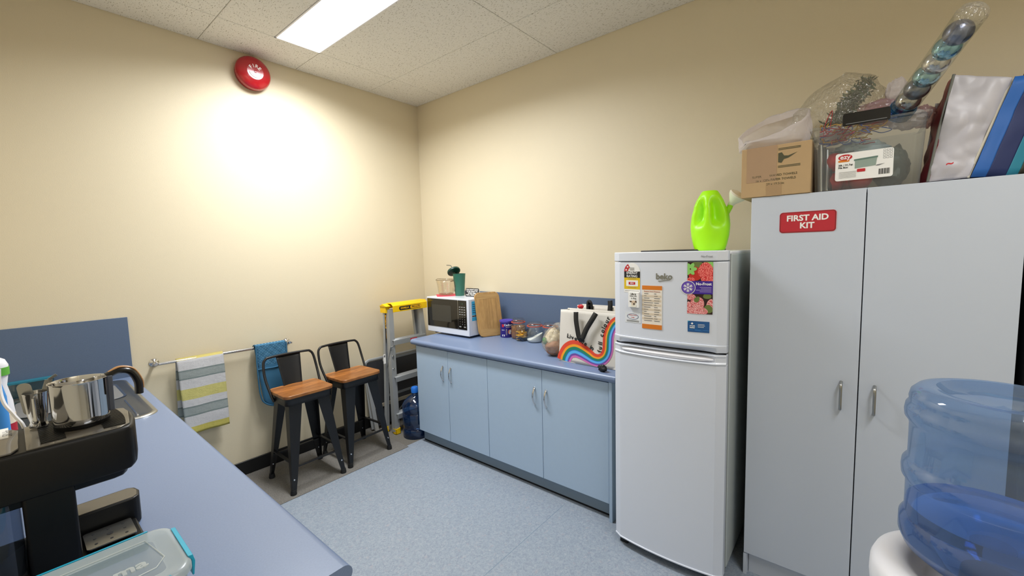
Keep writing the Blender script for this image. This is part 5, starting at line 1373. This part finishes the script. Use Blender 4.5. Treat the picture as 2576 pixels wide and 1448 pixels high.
# bauble tube
t = empty('bauble_tube', (-0.45, -3.385, ZW + 0.27), 'tall clear tube of silver and blue baubles leaning out of the clear box', 'bauble tube')
tb, tt = Vector((-0.45, -3.383, ZW + 0.290)), Vector((-0.74, -3.511, ZW + 0.466))
TD = (tt - tb).normalized(); TL = (tt - tb).length
mb = MB(); mb.tube([tb - TD * 0.02, tb + TD * TL * 0.5, tt - TD * 0.022], 0.0385, M['glass'], 32, caps=False)
k0_ = len(mb.v); mb.lathe([(0.0385, 0), (0.039, 0.010), (0.034, 0.024), (0.022, 0.034), (0.010, 0.040), (0.0, 0.041)], (0, 0, 0), M['clear_bag'], 32, cap0=False, cap1=False)
mb.xf(Matrix.Translation(tt - TD * 0.022) @ TD.to_track_quat('Z', 'Y').to_matrix().to_4x4(), k0_); mb.build('tube_wall', t, smooth=50)
bc = [('#c9c6c4', 0.12), ('#8f9096', 0.3), ('#9fc4cf', 0.1), ('#d2cdca', 0.14), ('#8fbccc', 0.1), ('#7d7f90', 0.3)]
nb = 6
for i in range(nb):
    c = tb + TD * (0.030 + i * (TL - 0.03) / nb * 0.95)
    m_ = mat('bauble_finish_%d' % i, bc[i][0], bc[i][1], 0.85, bump=0.0 if i % 3 == 0 else 0.6, bscale=80)
    mb = MB(); mb.lathe([(0.0, -0.036)] + [(0.036 * cos(radians(a)), 0.036 * sin(radians(a))) for a in range(-75, 76, 15)] + [(0.0, 0.036)], c, m_, 28, cap0=False, cap1=False)
    ord_ = ('lowest silver', 'second lowest grey textured', 'third from bottom pale blue', 'fourth from bottom pearly silver', 'second highest pale blue', 'topmost dark grey')[i]
    tag(mb.build('bauble', smooth=180), ord_ + ' bauble inside the leaning clear tube', 'bauble', 'baubles in the clear tube')
mb = MB()
for k in range(5): mb.tube([tb - TD * 0.035 + TD * 0.008 * k, tb - TD * 0.031 + TD * 0.008 * k], 0.0405, mat('blue_foil_cap', '#3f78a8', 0.2, 0.8) if k == 0 else bpy.data.materials['blue_foil_cap'], 28)
mb.tube([tb - TD * 0.036, tb + TD * 0.004], 0.0385, bpy.data.materials['blue_foil_cap'], 28); mb.build('ridged_cap', t)

# bags at the right of the cupboard top
def bag_sheet(mb, TL_, TR_, BR_, BL_, m, amp=0.012, seed=0, fr=9, n=26, bulge=0.02):
    TL_, TR_, BR_, BL_ = map(Vector, (TL_, TR_, BR_, BL_))
    nrm = (TR_ - TL_).cross(BL_ - TL_).normalized()
    if nrm.x > 0: nrm = -nrm
    def fn(u, v):
        p = (TL_.lerp(TR_, u)).lerp(BL_.lerp(BR_, u), v)
        q = p * fr + Vector((seed, seed, 0))
        cr = abs(noise.noise(q)) * 2 - 0.4 + 0.5 * abs(noise.noise(q * 2.2))
        return p + nrm * (amp * cr + bulge * sin(pi * u) * sin(pi * min(1, v * 1.1)))
    mb.grid(fn, n, n, m)
t = empty('silver_shopping_bag', (-0.40, -3.50, ZW), 'creased silver grey insulated shopping bag leaning right of the clear box', 'bag')
sg = mat('silver_woven', '#bab7bd', 0.42, 0.0, bump=0.5, bscale=14)
TLp, TRp, BRp, BLp = (-0.50, -3.503, 2.071), (-0.50, -3.635, 2.022), (-0.53, -3.548, ZW + 0.004), (-0.52, -3.452, ZW + 0.004)
mb = MB(); bag_sheet(mb, TLp, TRp, BRp, BLp, sg, 0.018, 3, 9, n=44, bulge=0.02); mb.build('front_face', t, smooth=60, solid=0.002)
mb = MB(); bag_sheet(mb, (-0.30, -3.50, 2.06), TLp, BLp, (-0.30, -3.446, ZW + 0.004), mat('dark_red_side', '#7a1f28', 0.5, var=0.2), 0.01, 6, bulge=0.0); mb.build('side_gusset', t, smooth=60, solid=0.002)
mb = MB(); bag_sheet(mb, (-0.30, -3.48, 2.03), (-0.30, -3.66, 2.01), (-0.30, -3.55, ZW + 0.004), (-0.30, -3.45, ZW + 0.004), sg, 0.01, 8, bulge=-0.01); mb.build('back_face', t, smooth=60, solid=0.002)
mb = MB(); mb.tube([TLp, Vector(TLp).lerp(Vector(BLp), 0.5) + Vector((-0.004, 0.004, 0)), BLp], 0.004, mat('grey_piping', '#6d6f68', 0.6), 8); mb.tube([TRp, Vector(TRp).lerp(Vector(BRp), 0.5) + Vector((-0.004, 0, 0)), BRp], 0.004, mat('cream_piping', '#cfc8b4', 0.6), 8); mb.build('piping', t)
mb = MB(); mb.text('~', 0.03, (-0.556, -3.500, ZW + 0.055), Vector((0, -0.97, 0.1)), Z, M['red'], 0.0005, bold=0.001); mb.build('red_mark', t)
t = empty('striped_shopping_bag', (-0.45, -3.62, ZW), 'shopping bag with diagonal blue, navy and teal stripes at the cupboard end', 'bag')
q0 = Vector((-0.515, -3.637, 2.022)); q1 = Vector((-0.545, -3.552, ZW + 0.004)); D2 = Vector((0.01, -0.034, -0.002))
cols = [M['royal'], M['navy'], mat('teal_stripe', '#23809a', 0.5), mat('olive_dark', '#35342c', 0.6)]; wid = [1.0, 1.3, 0.8, 1.6]; s_ = 0
mb = MB()
for m_, w_ in zip(cols, wid):
    bag_sheet(mb, q0 + D2 * s_, q0 + D2 * (s_ + w_), q1 + D2 * (s_ + w_), q1 + D2 * s_, m_, 0.006, 11, bulge=0.0, n=12); s_ += w_
mb.build('striped_face', t, smooth=60, solid=0.002)
mb = MB(); e0, e1 = q0 + D2 * s_, q1 + D2 * s_
bag_sheet(mb, (-0.25, q0.y - 0.01, q0.z), (-0.25, e0.y, e0.z), (-0.25, e1.y, e1.z), (-0.25, q1.y, q1.z), M['navy'], 0.004, 12, bulge=0, n=8)
bag_sheet(mb, e0, (-0.25, e0.y, e0.z), (-0.25, e1.y, e1.z), e1, M['navy'], 0.004, 13, bulge=0, n=8); mb.build('back_face', t, smooth=60, solid=0.002)
mb = MB(); blob(mb, (-0.40, -3.735, 2.06), (0.07, 0.055, 0.085), mat('maroon_cloth', '#3a1418', 0.8), 0.2, 2, 44)
tag(mb.build('dark_cloth_bundle', None), 'dark maroon cloth bundle sticking out above the striped bag', 'cloth')
mb = MB(); blob(mb, (-0.32, -3.45, ZW + 0.27), (0.05, 0.03, 0.04), M['film_pink'], 0.3, 2, 45); tag(mb.build('brown_wrapping', None), 'brownish pink crumpled film between the tube and the silver bag', 'wrapping')

# ------------------------------------------------------------------ water cooler with bottle
WX, WYc = -1.488, -3.483
t = empty('water_cooler', (WX, WYc, 0), 'white water cooler with rounded top holding a large blue bottle', 'water cooler')
mb = MB()
def sq(r, h, n=48, p=2.6):
    out = []
    for k in range(n):
        a = 2 * pi * k / n; c, s_ = cos(a), sin(a); q = (abs(c) ** p + abs(s_) ** p) ** (-1 / p); out.append((WX + r * c * q, WYc + r * s_ * q, h))
    return out
mb.rings([sq(0.155, 0.02), sq(0.160, 0.05), sq(0.160, 0.78), sq(0.166, 0.80), sq(0.166, 0.80)], M['white_plastic'], True, False); mb.build('housing', t, smooth=50)
mb = MB(); rg = lambda r, h: [(WX + r * cos(2 * pi * k / 64), WYc + r * sin(2 * pi * k / 64), h) for k in range(64)]
mb.rings([rg(0.168, 0.79), rg(0.171, 0.82), rg(0.170, 0.845), rg(0.164, 0.860), rg(0.150, 0.869), rg(0.135, 0.872), rg(0.120, 0.870), rg(0.108, 0.862), rg(0.09, 0.84), rg(0.06, 0.82)], M['white_plastic'], False, True); mb.build('top_collar', t, smooth=60)
mb = MB(); mb.box((WX - 0.171, WYc + 0.02, 0.72), (WX - 0.160, WYc + 0.09, 0.80), M['sky']); mb.build('front_sticker', t)
mb = MB(); mb.box((WX - 0.185, WYc - 0.10, 0.40), (WX - 0.158, WYc + 0.10, 0.60), M['grey_dark']); mb.build('tap_recess', t, bevel=0.01)
t = empty('cooler_bottle', (WX, WYc, 0.86), 'large upturned translucent blue water bottle on the white cooler', 'water bottle')
zb = 0.872
def br(prof_, m, cap0=False, cap1=False, nm='x', **k):
    mb = MB(); mb.lathe(prof_, (WX, WYc, 0), m, 72, cap0=cap0, cap1=cap1); return mb.build(nm, t, **k)
outer = [(0.030, zb - 0.03), (0.045, zb + 0.0), (0.100, zb + 0.022), (0.122, zb + 0.040), (0.130, zb + 0.060), (0.130, zb + 0.088), (0.124, zb + 0.098), (0.1225, zb + 0.104), (0.1225, 1.036), (0.124, 1.040), (0.1295, 1.048), (0.1305, 1.060), (0.1295, 1.072), (0.124, 1.080), (0.1215, 1.086),
         (0.1215, 1.150), (0.1235, 1.158), (0.129, 1.166), (0.130, 1.176), (0.1285, 1.188), (0.1235, 1.196), (0.1245, 1.204), (0.122, 1.216), (0.113, 1.226), (0.100, 1.2295), (0.086, 1.227), (0.074, 1.219), (0.060, 1.214), (0.030, 1.211), (0.0, 1.210)]
br(outer, M['blue_bottle'], nm='bottle_shell', smooth=60)
WM = bpy.data.materials.new('blue_water'); WM.use_nodes = True; nt = WM.node_tree; nt.nodes.clear()
out = nd(nt, 'ShaderNodeOutputMaterial'); g_ = nd(nt, 'ShaderNodeBsdfGlass'); g_.inputs['IOR'].default_value = 1.25; g_.inputs['Color'].default_value = C('#b9d7f8'); g_.inputs['Roughness'].default_value = 0.02
df = nd(nt, 'ShaderNodeBsdfDiffuse'); df.inputs[0].default_value = C('#5a9fee'); mx = nd(nt, 'ShaderNodeMixShader'); mx.inputs[0].default_value = 0.30
nt.links.new(g_.outputs[0], mx.inputs[1]); nt.links.new(df.outputs[0], mx.inputs[2]); nt.links.new(mx.outputs[0], out.inputs[0])
wp_ = [(0.0, zb - 0.02)] + [(r - 0.002, h) for r, h in outer[:8]] + [(0.1205, 0.995), (0.0, 0.995)]
br(wp_, WM, nm='water', smooth=60)
mb = MB(); mb.lathe([(0.028, 0), (0.030, 0.006), (0.030, 0.02), (0.0, 0.021)], (WX, WYc, zb + 0.002), mat('dark_cap', '#1a1830', 0.5), 24); mb.build('neck_cap', t)

# ------------------------------------------------------------------ near bench
BXR, BYT = -2.1766, -2.435
mb = worktop(XL + 0.002, BXR, BYT, -0.001, 0, M['bench_laminate'], '', '', nose=1)
tag(mb.build('worktop'), 'long blue laminate bench top in the left foreground with rounded edge', 'worktop')
mb = MB(); mb.box((XL + 0.002, -0.012, ZT), (-2.1785, -0.0005, 1.190), M['navy_laminate'])
tag(mb.build('splashback', bevel=0.001), 'blue laminate splashback at the far end of the near bench', 'splashback')
t = empty('bench_cabinet', (-2.45, -1.2, 0), 'pale blue base cabinet under the near bench top', 'cabinet')
mb = MB(); mb.box((XL + 0.01, BYT + 0.02, 0.10), (-2.22, -0.015, 0.797), M['pale_blue']); mb.build('carcass', t)
mb = MB(); mb.box((XL + 0.01, BYT + 0.03, 0.0), (-2.27, -0.015, 0.10), M['kick']); mb.build('kickboard', t)
for i in range(5):
    mb = MB(); a = -0.03 - i * 0.475; mb.box((-2.22, a - 0.47, 0.103), (-2.203, a, 0.79), M['pale_blue']); d = mb.build('door', t, bevel=0.001)
    mb = MB(); mb.tube([(-2.203, a - 0.42, 0.68), (-2.18, a - 0.42, 0.67), (-2.18, a - 0.42, 0.60), (-2.203, a - 0.42, 0.59)], 0.005, M['chrome'], 8); mb.build('handle', d)
# sink
t = empty('sink', (-2.46, -0.52, ZT), 'stainless steel sink and ribbed drainer set into the near bench', 'sink')
st_ = M['brushed']
mb = MB()
sx0, sx1, sy0, sy1 = -2.70, -2.222, -0.925, -0.06
def ringrr(x0, x1, y0, y1, z, r): return [(a, b, z) for a, b in rrect(x1 - x0, y1 - y0, r, 7, (x0 + x1) / 2, (y0 + y1) / 2)]
mb.rings([ringrr(sx0, sx1, sy0, sy1, ZT + 0.0005, 0.07), ringrr(sx0 + 0.003, sx1 - 0.003, sy0 + 0.003, sy1 - 0.003, ZT + 0.006, 0.068), ringrr(sx0 + 0.018, sx1 - 0.018, sy0 + 0.018, sy1 - 0.018, ZT + 0.007, 0.055), ringrr(sx0 + 0.028, sx1 - 0.028, sy0 + 0.028, sy1 - 0.028, ZT + 0.0015, 0.048)], st_, False, True)
mb.build('drainer', t, smooth=60)
mb = MB()
for k in range(7): mb.bar((-2.64 + k * 0.058, -0.87, ZT + 0.003), (-2.64 + k * 0.058, -0.56, ZT + 0.003), 0.006, 0.004, M['chrome'], side=X)
mb.build('drainer_ribs', t)
mb = MB(); mb.rings([ringrr(-2.64, -2.27, -0.50, -0.13, ZT + 0.0035, 0.05), ringrr(-2.63, -2.28, -0.49, -0.14, ZT + 0.002, 0.05)], M['chrome'], False, False)
mb.rings([ringrr(-2.63, -2.28, -0.49, -0.14, ZT + 0.002, 0.05), ringrr(-2.625, -2.285, -0.485, -0.145, ZT + 0.0018, 0.05)], M['ink_grey'], False, True); mb.build('bowl', t)
t = empty('glass_tray', (-2.58, -0.03, ZT), 'row of clear teal plastic containers against the splashback behind the sink', 'container')
mb = MB(); mb.rings([ringrr(-2.70, -2.50, -0.055, -0.014, ZT + 0.001, 0.012), ringrr(-2.71, -2.49, -0.060, -0.013, ZT + 0.075, 0.012)], thin_mat('teal_clear', '#8fc0cc', 0.1, 0.1, milk=0.15, milkcol='#4a98b0'), True, False); mb.build('container_body', t)
mb = MB(); mb.rings([ringrr(-2.712, -2.488, -0.062, -0.0125, ZT + 0.075, 0.012), ringrr(-2.712, -2.488, -0.062, -0.0125, ZT + 0.083, 0.012)], M['teal_cloth']); mb.build('container_lid', t)

# ------------------------------------------------------------------ coffee machine
t = empty('coffee_machine', (-2.60, -1.90, ZT), 'black capsule coffee machine on the near bench with clear water tank', 'coffee machine')
bkp = mat('machine_black', '#070708', 0.42, spec=0.3); topm = mat('machine_top_reflect_tint', '#57524a', 0.25, coat=0.4)  # top colour lightened towards tan to carry the cream wall's reflection
my0, my1, mzt = -2.0, -1.80, 1.137
mb = MB(); mb.box((-2.627, my0 + 0.004, ZT + 0.002), (-2.552, my1 - 0.004, 1.09), bkp); mb.build('column', t, bevel=0.006, seg=3)
mb = MB(); P = [(x, y) for x, y in rrect(0.214, 0.20, 0.02, 6, -2.553, -1.90)]
P2_ = [(-2.660, my0), (-2.470, my0), (-2.455, my0 + 0.006), (-2.447, my0 + 0.022), (-2.437, my0 + 0.08), (-2.434, my0 + 0.13), (-2.438, my1 - 0.03), (-2.448, my1 - 0.010), (-2.470, my1), (-2.660, my1)]
mb.rings([[(x - 0.006, y, 1.036) for x, y in P2_], [(x, y, 1.046) for x, y in P2_], [(x, y, 1.126) for x, y in P2_], [((x + 2.55) * 0.97 - 2.55, (y + 1.9) * 0.965 - 1.9, 1.134) for x, y in P2_]], bkp); mb.build('head', t, bevel=0.003)
mb = MB(); mb.rings([[(x - 0.02, (y + 1.9) * 0.88 - 1.9, 1.020) for x, y in P2_ if True], [(x - 0.014, (y + 1.9) * 0.90 - 1.9, 1.037) for x, y in P2_]], bkp); mb.build('spout_housing', t, bevel=0.003)
mb = MB(); mb.prism([((x + 2.55) * 0.955, (y + 1.9) * 0.95) for x, y in P2_ if x > -2.62] and [(-0.062, -0.093), (0.078, -0.093), (0.096, -0.075), (0.108, 0.03), (0.105, 0.068), (0.075, 0.093), (-0.062, 0.093)], (-2.55, -1.90, 1.1335), X, Y, 0.003, topm); lid = mb.build('top_lid', t, bevel=0.001)
mb = MB(); mb.prism([(-2.706, my0 + 0.008), (-2.632, my0 + 0.008), (-2.622, my0 + 0.03), (-2.620, my1 - 0.03), (-2.630, my1 - 0.008), (-2.706, my1 - 0.008)], (0, 0, 1.1345), X, Y, 0.004, topm); mb.build('tank_cover', t, bevel=0.001)
for sd_ in (0, 1):
    mb = MB()
    for k in range(23):
        y = -1.975 + k * 0.0075
        if sd_: mb.box((-2.497, y, 1.1365), (-2.455 - 0.010 * abs((y + 1.9) / 0.1) ** 2, y + 0.0035, 1.1385), bkp)
        else: mb.box((-2.592, y, 1.1365), (-2.555, y + 0.0035, 1.1385), bkp)
    mb.build('cup_grille', lid)
mb = MB(); mb.box((-2.80 + 0.01, my0 + 0.001, 1.095), (-2.657, my1 - 0.001, 1.1345), bkp); mb.build('rear_cover', t, bevel=0.006)
mb = MB(); mb.rings([[(a, b, z) for a, b in rrect(0.135, 0.19, 0.03, 6, -2.698, -1.90)] for z in (ZT + 0.04, 0.98, 0.985, 1.095)], M['smoke']); tk = mb.build('water_tank', t, smooth=50)
mb = MB(); mb.box((-2.76, my0 + 0.005, ZT + 0.002), (-2.627, my1 - 0.005, ZT + 0.04), bkp); mb.build('tank_base', t, bevel=0.004)
# base with raised rear edge and drip plate
mb = MB(); mb.box((-2.56, -1.995, ZT + 0.002), (-2.448, -1.86, ZT + 0.020), bkp)
mb.rings([[(x, y, z) for x, y in [(-2.56, -1.872), (-2.447, -1.872), (-2.437, -1.862), (-2.432, -1.83), (-2.437, -1.806), (-2.45, -1.796), (-2.56, -1.796)]] for z in (ZT + 0.002, 0.912)], bkp); bs = mb.build('base', t, bevel=0.004, seg=3)
mb = MB(); mb.prism([(-2.555, -1.866), (-2.450, -1.866), (-2.441, -1.858), (-2.437, -1.83), (-2.442, -1.81), (-2.452, -1.803), (-2.555, -1.803)], (0, 0, 0.9115), X, Y, 0.0012, topm); mb.build('base_rim', t)
mb = MB(); mb.prism(rrect(0.085, 0.085, 0.006, 3), (-2.502, -1.925, ZT + 0.026), X, Y, 0.003, M['brushed'])
for i in range(3):
    for j in range(3): mb.lathe([(0.006 if (i, j) == (1, 1) else 0.003, 0), (0.006 if (i, j) == (1, 1) else 0.003, 0.0006)], (-2.502 + (i - 1) * 0.026, -1.925 + (j - 1) * 0.026, ZT + 0.029), M['ink'], 14)
mb.build('drip_plate', t)
mb = MB(); mb.box((-2.68, -1.875, 1.1386), (-2.634, -1.79, 1.1392), M['paper']); mb.text('15 V~\n50 Hz', 0.020, (-2.645, -1.835, 1.1393), Y * 1.0, -X, M['ink_grey'], 0.0001); mb.build('sticker', t)

# steel jug on the machine
t = empty('steel_jug', (-2.523, -1.90, 1.139), 'polished stainless steel jug with a black handle on the coffee machine', 'jug')
jc = (-2.523, -1.895, 1.1395)
mb = MB(); mb.lathe([(0.0, 0.0), (0.043, 0.0), (0.0465, 0.006), (0.0475, 0.02), (0.0485, 0.098), (0.0495, 0.102), (0.0475, 0.102), (0.0455, 0.096), (0.0445, 0.012), (0.0, 0.009)], jc, M['steel'], 64, cap0=False, cap1=False)
mb.build('jug_body', t, smooth=50)
mb = MB(); mb.lathe([(0.0, -0.001), (0.046, -0.001), (0.047, 0.007), (0.0, 0.007)], jc, bkp, 40, cap0=False, cap1=False); mb.build('jug_base', t)
mb = MB(); dv = Vector((1.0, 0.10, 0)).normalized(); J = Vector(jc)
mb.bar(J + dv * 0.050 + Z * 0.016, J + dv * 0.052 + Z * 0.100, 0.030, 0.010, mat('grey_bracket', '#4d5260', 0.35), side=Y); br_ = mb.build('handle_bracket', t, bevel=0.002)
mb = MB(); mb.tube(catmull([J + dv * 0.048 + Z * 0.098, J + dv * 0.070 + Z * 0.106, J + dv * 0.092 + Z * 0.098, J + dv * 0.104 + Z * 0.070, J + dv * 0.104 + Z * 0.040], 6), 0.0095, M['black_plastic'], 14, r1=0.0105, flat=(0.8, 1.3)); mb.build('handle', t)
mb = MB(); mb.tube(catmull([J + dv * 0.052 + Z * 0.106, J + dv * 0.072 + Z * 0.1145, J + dv * 0.097 + Z * 0.105, J + dv * 0.1115 + Z * 0.074, J + dv * 0.112 + Z * 0.052], 6), 0.004, mat('tan_reflection', '#b9895c', 0.4), 10, flat=(0.6, 1.6)); mb.build('handle_reflection', t)  # tan reflection along the black handle, built as a coloured strip
# steel cup with utensils
t = empty('steel_cup', (-2.588, -1.835, 1.139), 'small polished steel cup holding two utensils left of the jug', 'cup')
sc_ = (-2.5885, -1.838, 1.1395)
mb = MB(); mb.lathe([(0.0, 0.0), (0.015, 0.0), (0.016, 0.004), (0.013, 0.012), (0.0165, 0.03), (0.0205, 0.078), (0.021, 0.080), (0.0195, 0.080), (0.015, 0.03), (0.0, 0.012)], sc_, M['steel'], 36, cap0=False, cap1=False); mb.build('cup_body', t, smooth=60)
mb = MB(); mb.lathe([(0.0, 0.0), (0.0045, 0.004), (0.0055, 0.010), (0.003, 0.018), (0.0025, 0.06)], (-2.593, -1.862, 1.150), M['chrome'], 14); mb.build('pestle', t)
mb = MB(); mb.bar((-2.590, -1.838, 1.16), (-2.566, -1.842, 1.243), 0.012, 0.0015, M['brushed'], side=X); mb.bar((-2.566, -1.842, 1.243), (-2.553, -1.843, 1.252), 0.006, 0.0015, M['brushed'], side=X); mb.build('tongs', t)
mb = MB(); mb.prism(rrect(0.022, 0.075, 0.010, 6), (-2.601, -1.832, 1.205), Vector((1, -0.1, 0)).normalized(), Vector((-0.10, 0, 1)).normalized(), 0.0012, M['brushed']); mb.build('spatula', t)

# detergent bottles and cable at the left
t = empty('spray_bottle', (-2.655, -1.15, ZT), 'white detergent bottle with green and red label at the far left of the bench', 'bottle')
spx, spy = -2.662, -1.20
mb = MB()
pr = [(0.030, 0), (0.038, 0.006), (0.038, 0.20), (0.036, 0.24), (0.028, 0.29), (0.034, 0.33), (0.036, 0.355), (0.030, 0.372), (0.012, 0.385), (0.0, 0.386)]
mb.lathe(pr, (spx, spy, ZT), M['white_plastic'], 32, cap1=False); mb.build('bottle_body', t, smooth=60)
mb = MB(); mb.lathe([(0.0385, 0.02), (0.0385, 0.17)], (spx, spy, ZT), mat('red_label', '#b01830', 0.4), 32, cap0=False, cap1=False); mb.lathe([(0.0366, 0.325), (0.0372, 0.350)], (spx, spy, ZT), M['green'], 32, cap0=False, cap1=False); mb.lathe([(0.0388, 0.17), (0.0386, 0.20)], (spx, spy, ZT), M['cream_ink'], 32, cap0=False, cap1=False); mb.build('label', t)
mb = MB(); mb.lathe([(0.018, 0), (0.022, 0.01), (0.022, 0.28), (0.012, 0.34), (0.010, 0.36)], (-2.658, -1.33, ZT), M['sky'], 24)
tag(mb.build('blue_bottle'), 'slim light blue bottle in front of the white detergent bottle', 'bottle')
mb = MB(); mb.tube(catmull([(-2.638, -1.70, 1.262), (-2.640, -1.71, 1.22), (-2.636, -1.735, 1.185), (-2.622, -1.76, 1.155), (-2.610, -1.785, 1.120), (-2.61, -1.788, 1.0), (-2.63, -1.74, ZT + 0.006), (-2.70, -1.60, ZT + 0.004)], 6), 0.0035, M['white_plastic'], 8)
tag(mb.build('power_cable'), 'white power cable looping down behind the coffee machine', 'cable')

# storage container in the foreground
t = empty('food_container', (-2.58, -2.25, ZT), 'clear food container with turquoise clips on the near bench', 'food container')
zc0, zc1 = ZT + 0.001, 0.945
fx0, fx1, fy0, fy1 = -2.74, -2.432, -2.355, -2.160
mb = MB(); rs = []
for z, g_ in ((zc0, 0.022), (zc0 + 0.006, 0.016), (zc1 - 0.012, 0.006), (zc1 - 0.010, 0.004), (zc1 - 0.004, 0.004)):
    rs.append([(a, b, z) for a, b in rrect(fx1 - fx0 - 2 * g_, fy1 - fy0 - 2 * g_, 0.03, 7, (fx0 + fx1) / 2, (fy0 + fy1) / 2)])
mb.rings(rs, M['frost'], True, False); mb.build('tub', t, smooth=50)
mb = MB(); rs = []
for z, g_ in ((zc1 - 0.006, 0.0), (zc1 + 0.004, 0.0), (zc1 + 0.009, 0.004), (zc1 + 0.0095, 0.012), (zc1 + 0.004, 0.030), (zc1 + 0.004, 0.034)):
    rs.append([(a, b, z) for a, b in rrect(fx1 - fx0 - 2 * g_, fy1 - fy0 - 2 * g_, max(0.008, 0.032 - g_ * 0.6), 7, (fx0 + fx1) / 2, (fy0 + fy1) / 2)])
mb.rings(rs, M['frost'], False, False)
cp_ = thin_mat('clear_lid_panel', '#eef3f5', 0.06, 0.2, milk=0.22, milkcol='#dfe8ea')
mb.add(rs[-1], [tuple(range(len(rs[-1])))], cp_)
ld = mb.build('lid', t, smooth=50)
mb = MB(); ep = thin_mat('embossing', '#ffffff', 0.3, 0.2, milk=0.6, milkcol='#e8eeee')
hexa = [(-2.70, -2.187), (-2.476, -2.187), (-2.462, -2.275), (-2.478, -2.300), (-2.70, -2.318)]
mb.tube([(a, b, zc1 + 0.0055) for a, b in hexa], 0.0011, ep, 6, closed=True)
mb.text('sistema', 0.036, (-2.545, -2.268, zc1 + 0.0052), X, Y, ep, 0.0012, bold=0.0010, wscale=1.1); mb.build('embossed_lettering', ld)
mb = MB(); tl_ = M['teal']
mb.rings([[(x, y, z) for x, z in ((fx1 - 0.004, zc1 + 0.011), (fx1 + 0.004, zc1 + 0.010), (fx1 + 0.007, zc1 - 0.004), (fx1 + 0.004, zc1 - 0.03), (fx1 + 0.001, zc1 - 0.03), (fx1 + 0.002, zc1))] for y in (fy0 + 0.035, fy1 - 0.030)], tl_); mb.build('clip', t, bevel=0.001)
mb = MB(); mb.rings([[(x, y, z) for y, z in ((fy1 - 0.003, zc1 + 0.0105), (fy1 + 0.004, zc1 + 0.009), (fy1 + 0.006, zc1 - 0.004), (fy1 + 0.003, zc1 - 0.03), (fy1 + 0.001, zc1 - 0.03), (fy1 + 0.001, zc1))] for x in (fx0 + 0.02, fx1 - 0.035)], tl_); mb.build('clip', t, bevel=0.001)
mb = MB(); mb.rings([[(x, y, z) for y, z in ((fy0 + 0.003, zc1 + 0.0105), (fy0 - 0.004, zc1 + 0.009), (fy0 - 0.006, zc1 - 0.004), (fy0 - 0.003, zc1 - 0.03), (fy0 - 0.001, zc1 - 0.03), (fy0 - 0.001, zc1))] for x in (fx0 + 0.04, fx1 - 0.035)], tl_); mb.build('clip', t, bevel=0.001)

for o in list(bpy.data.objects):
    if '_o' in o: del o['_o']
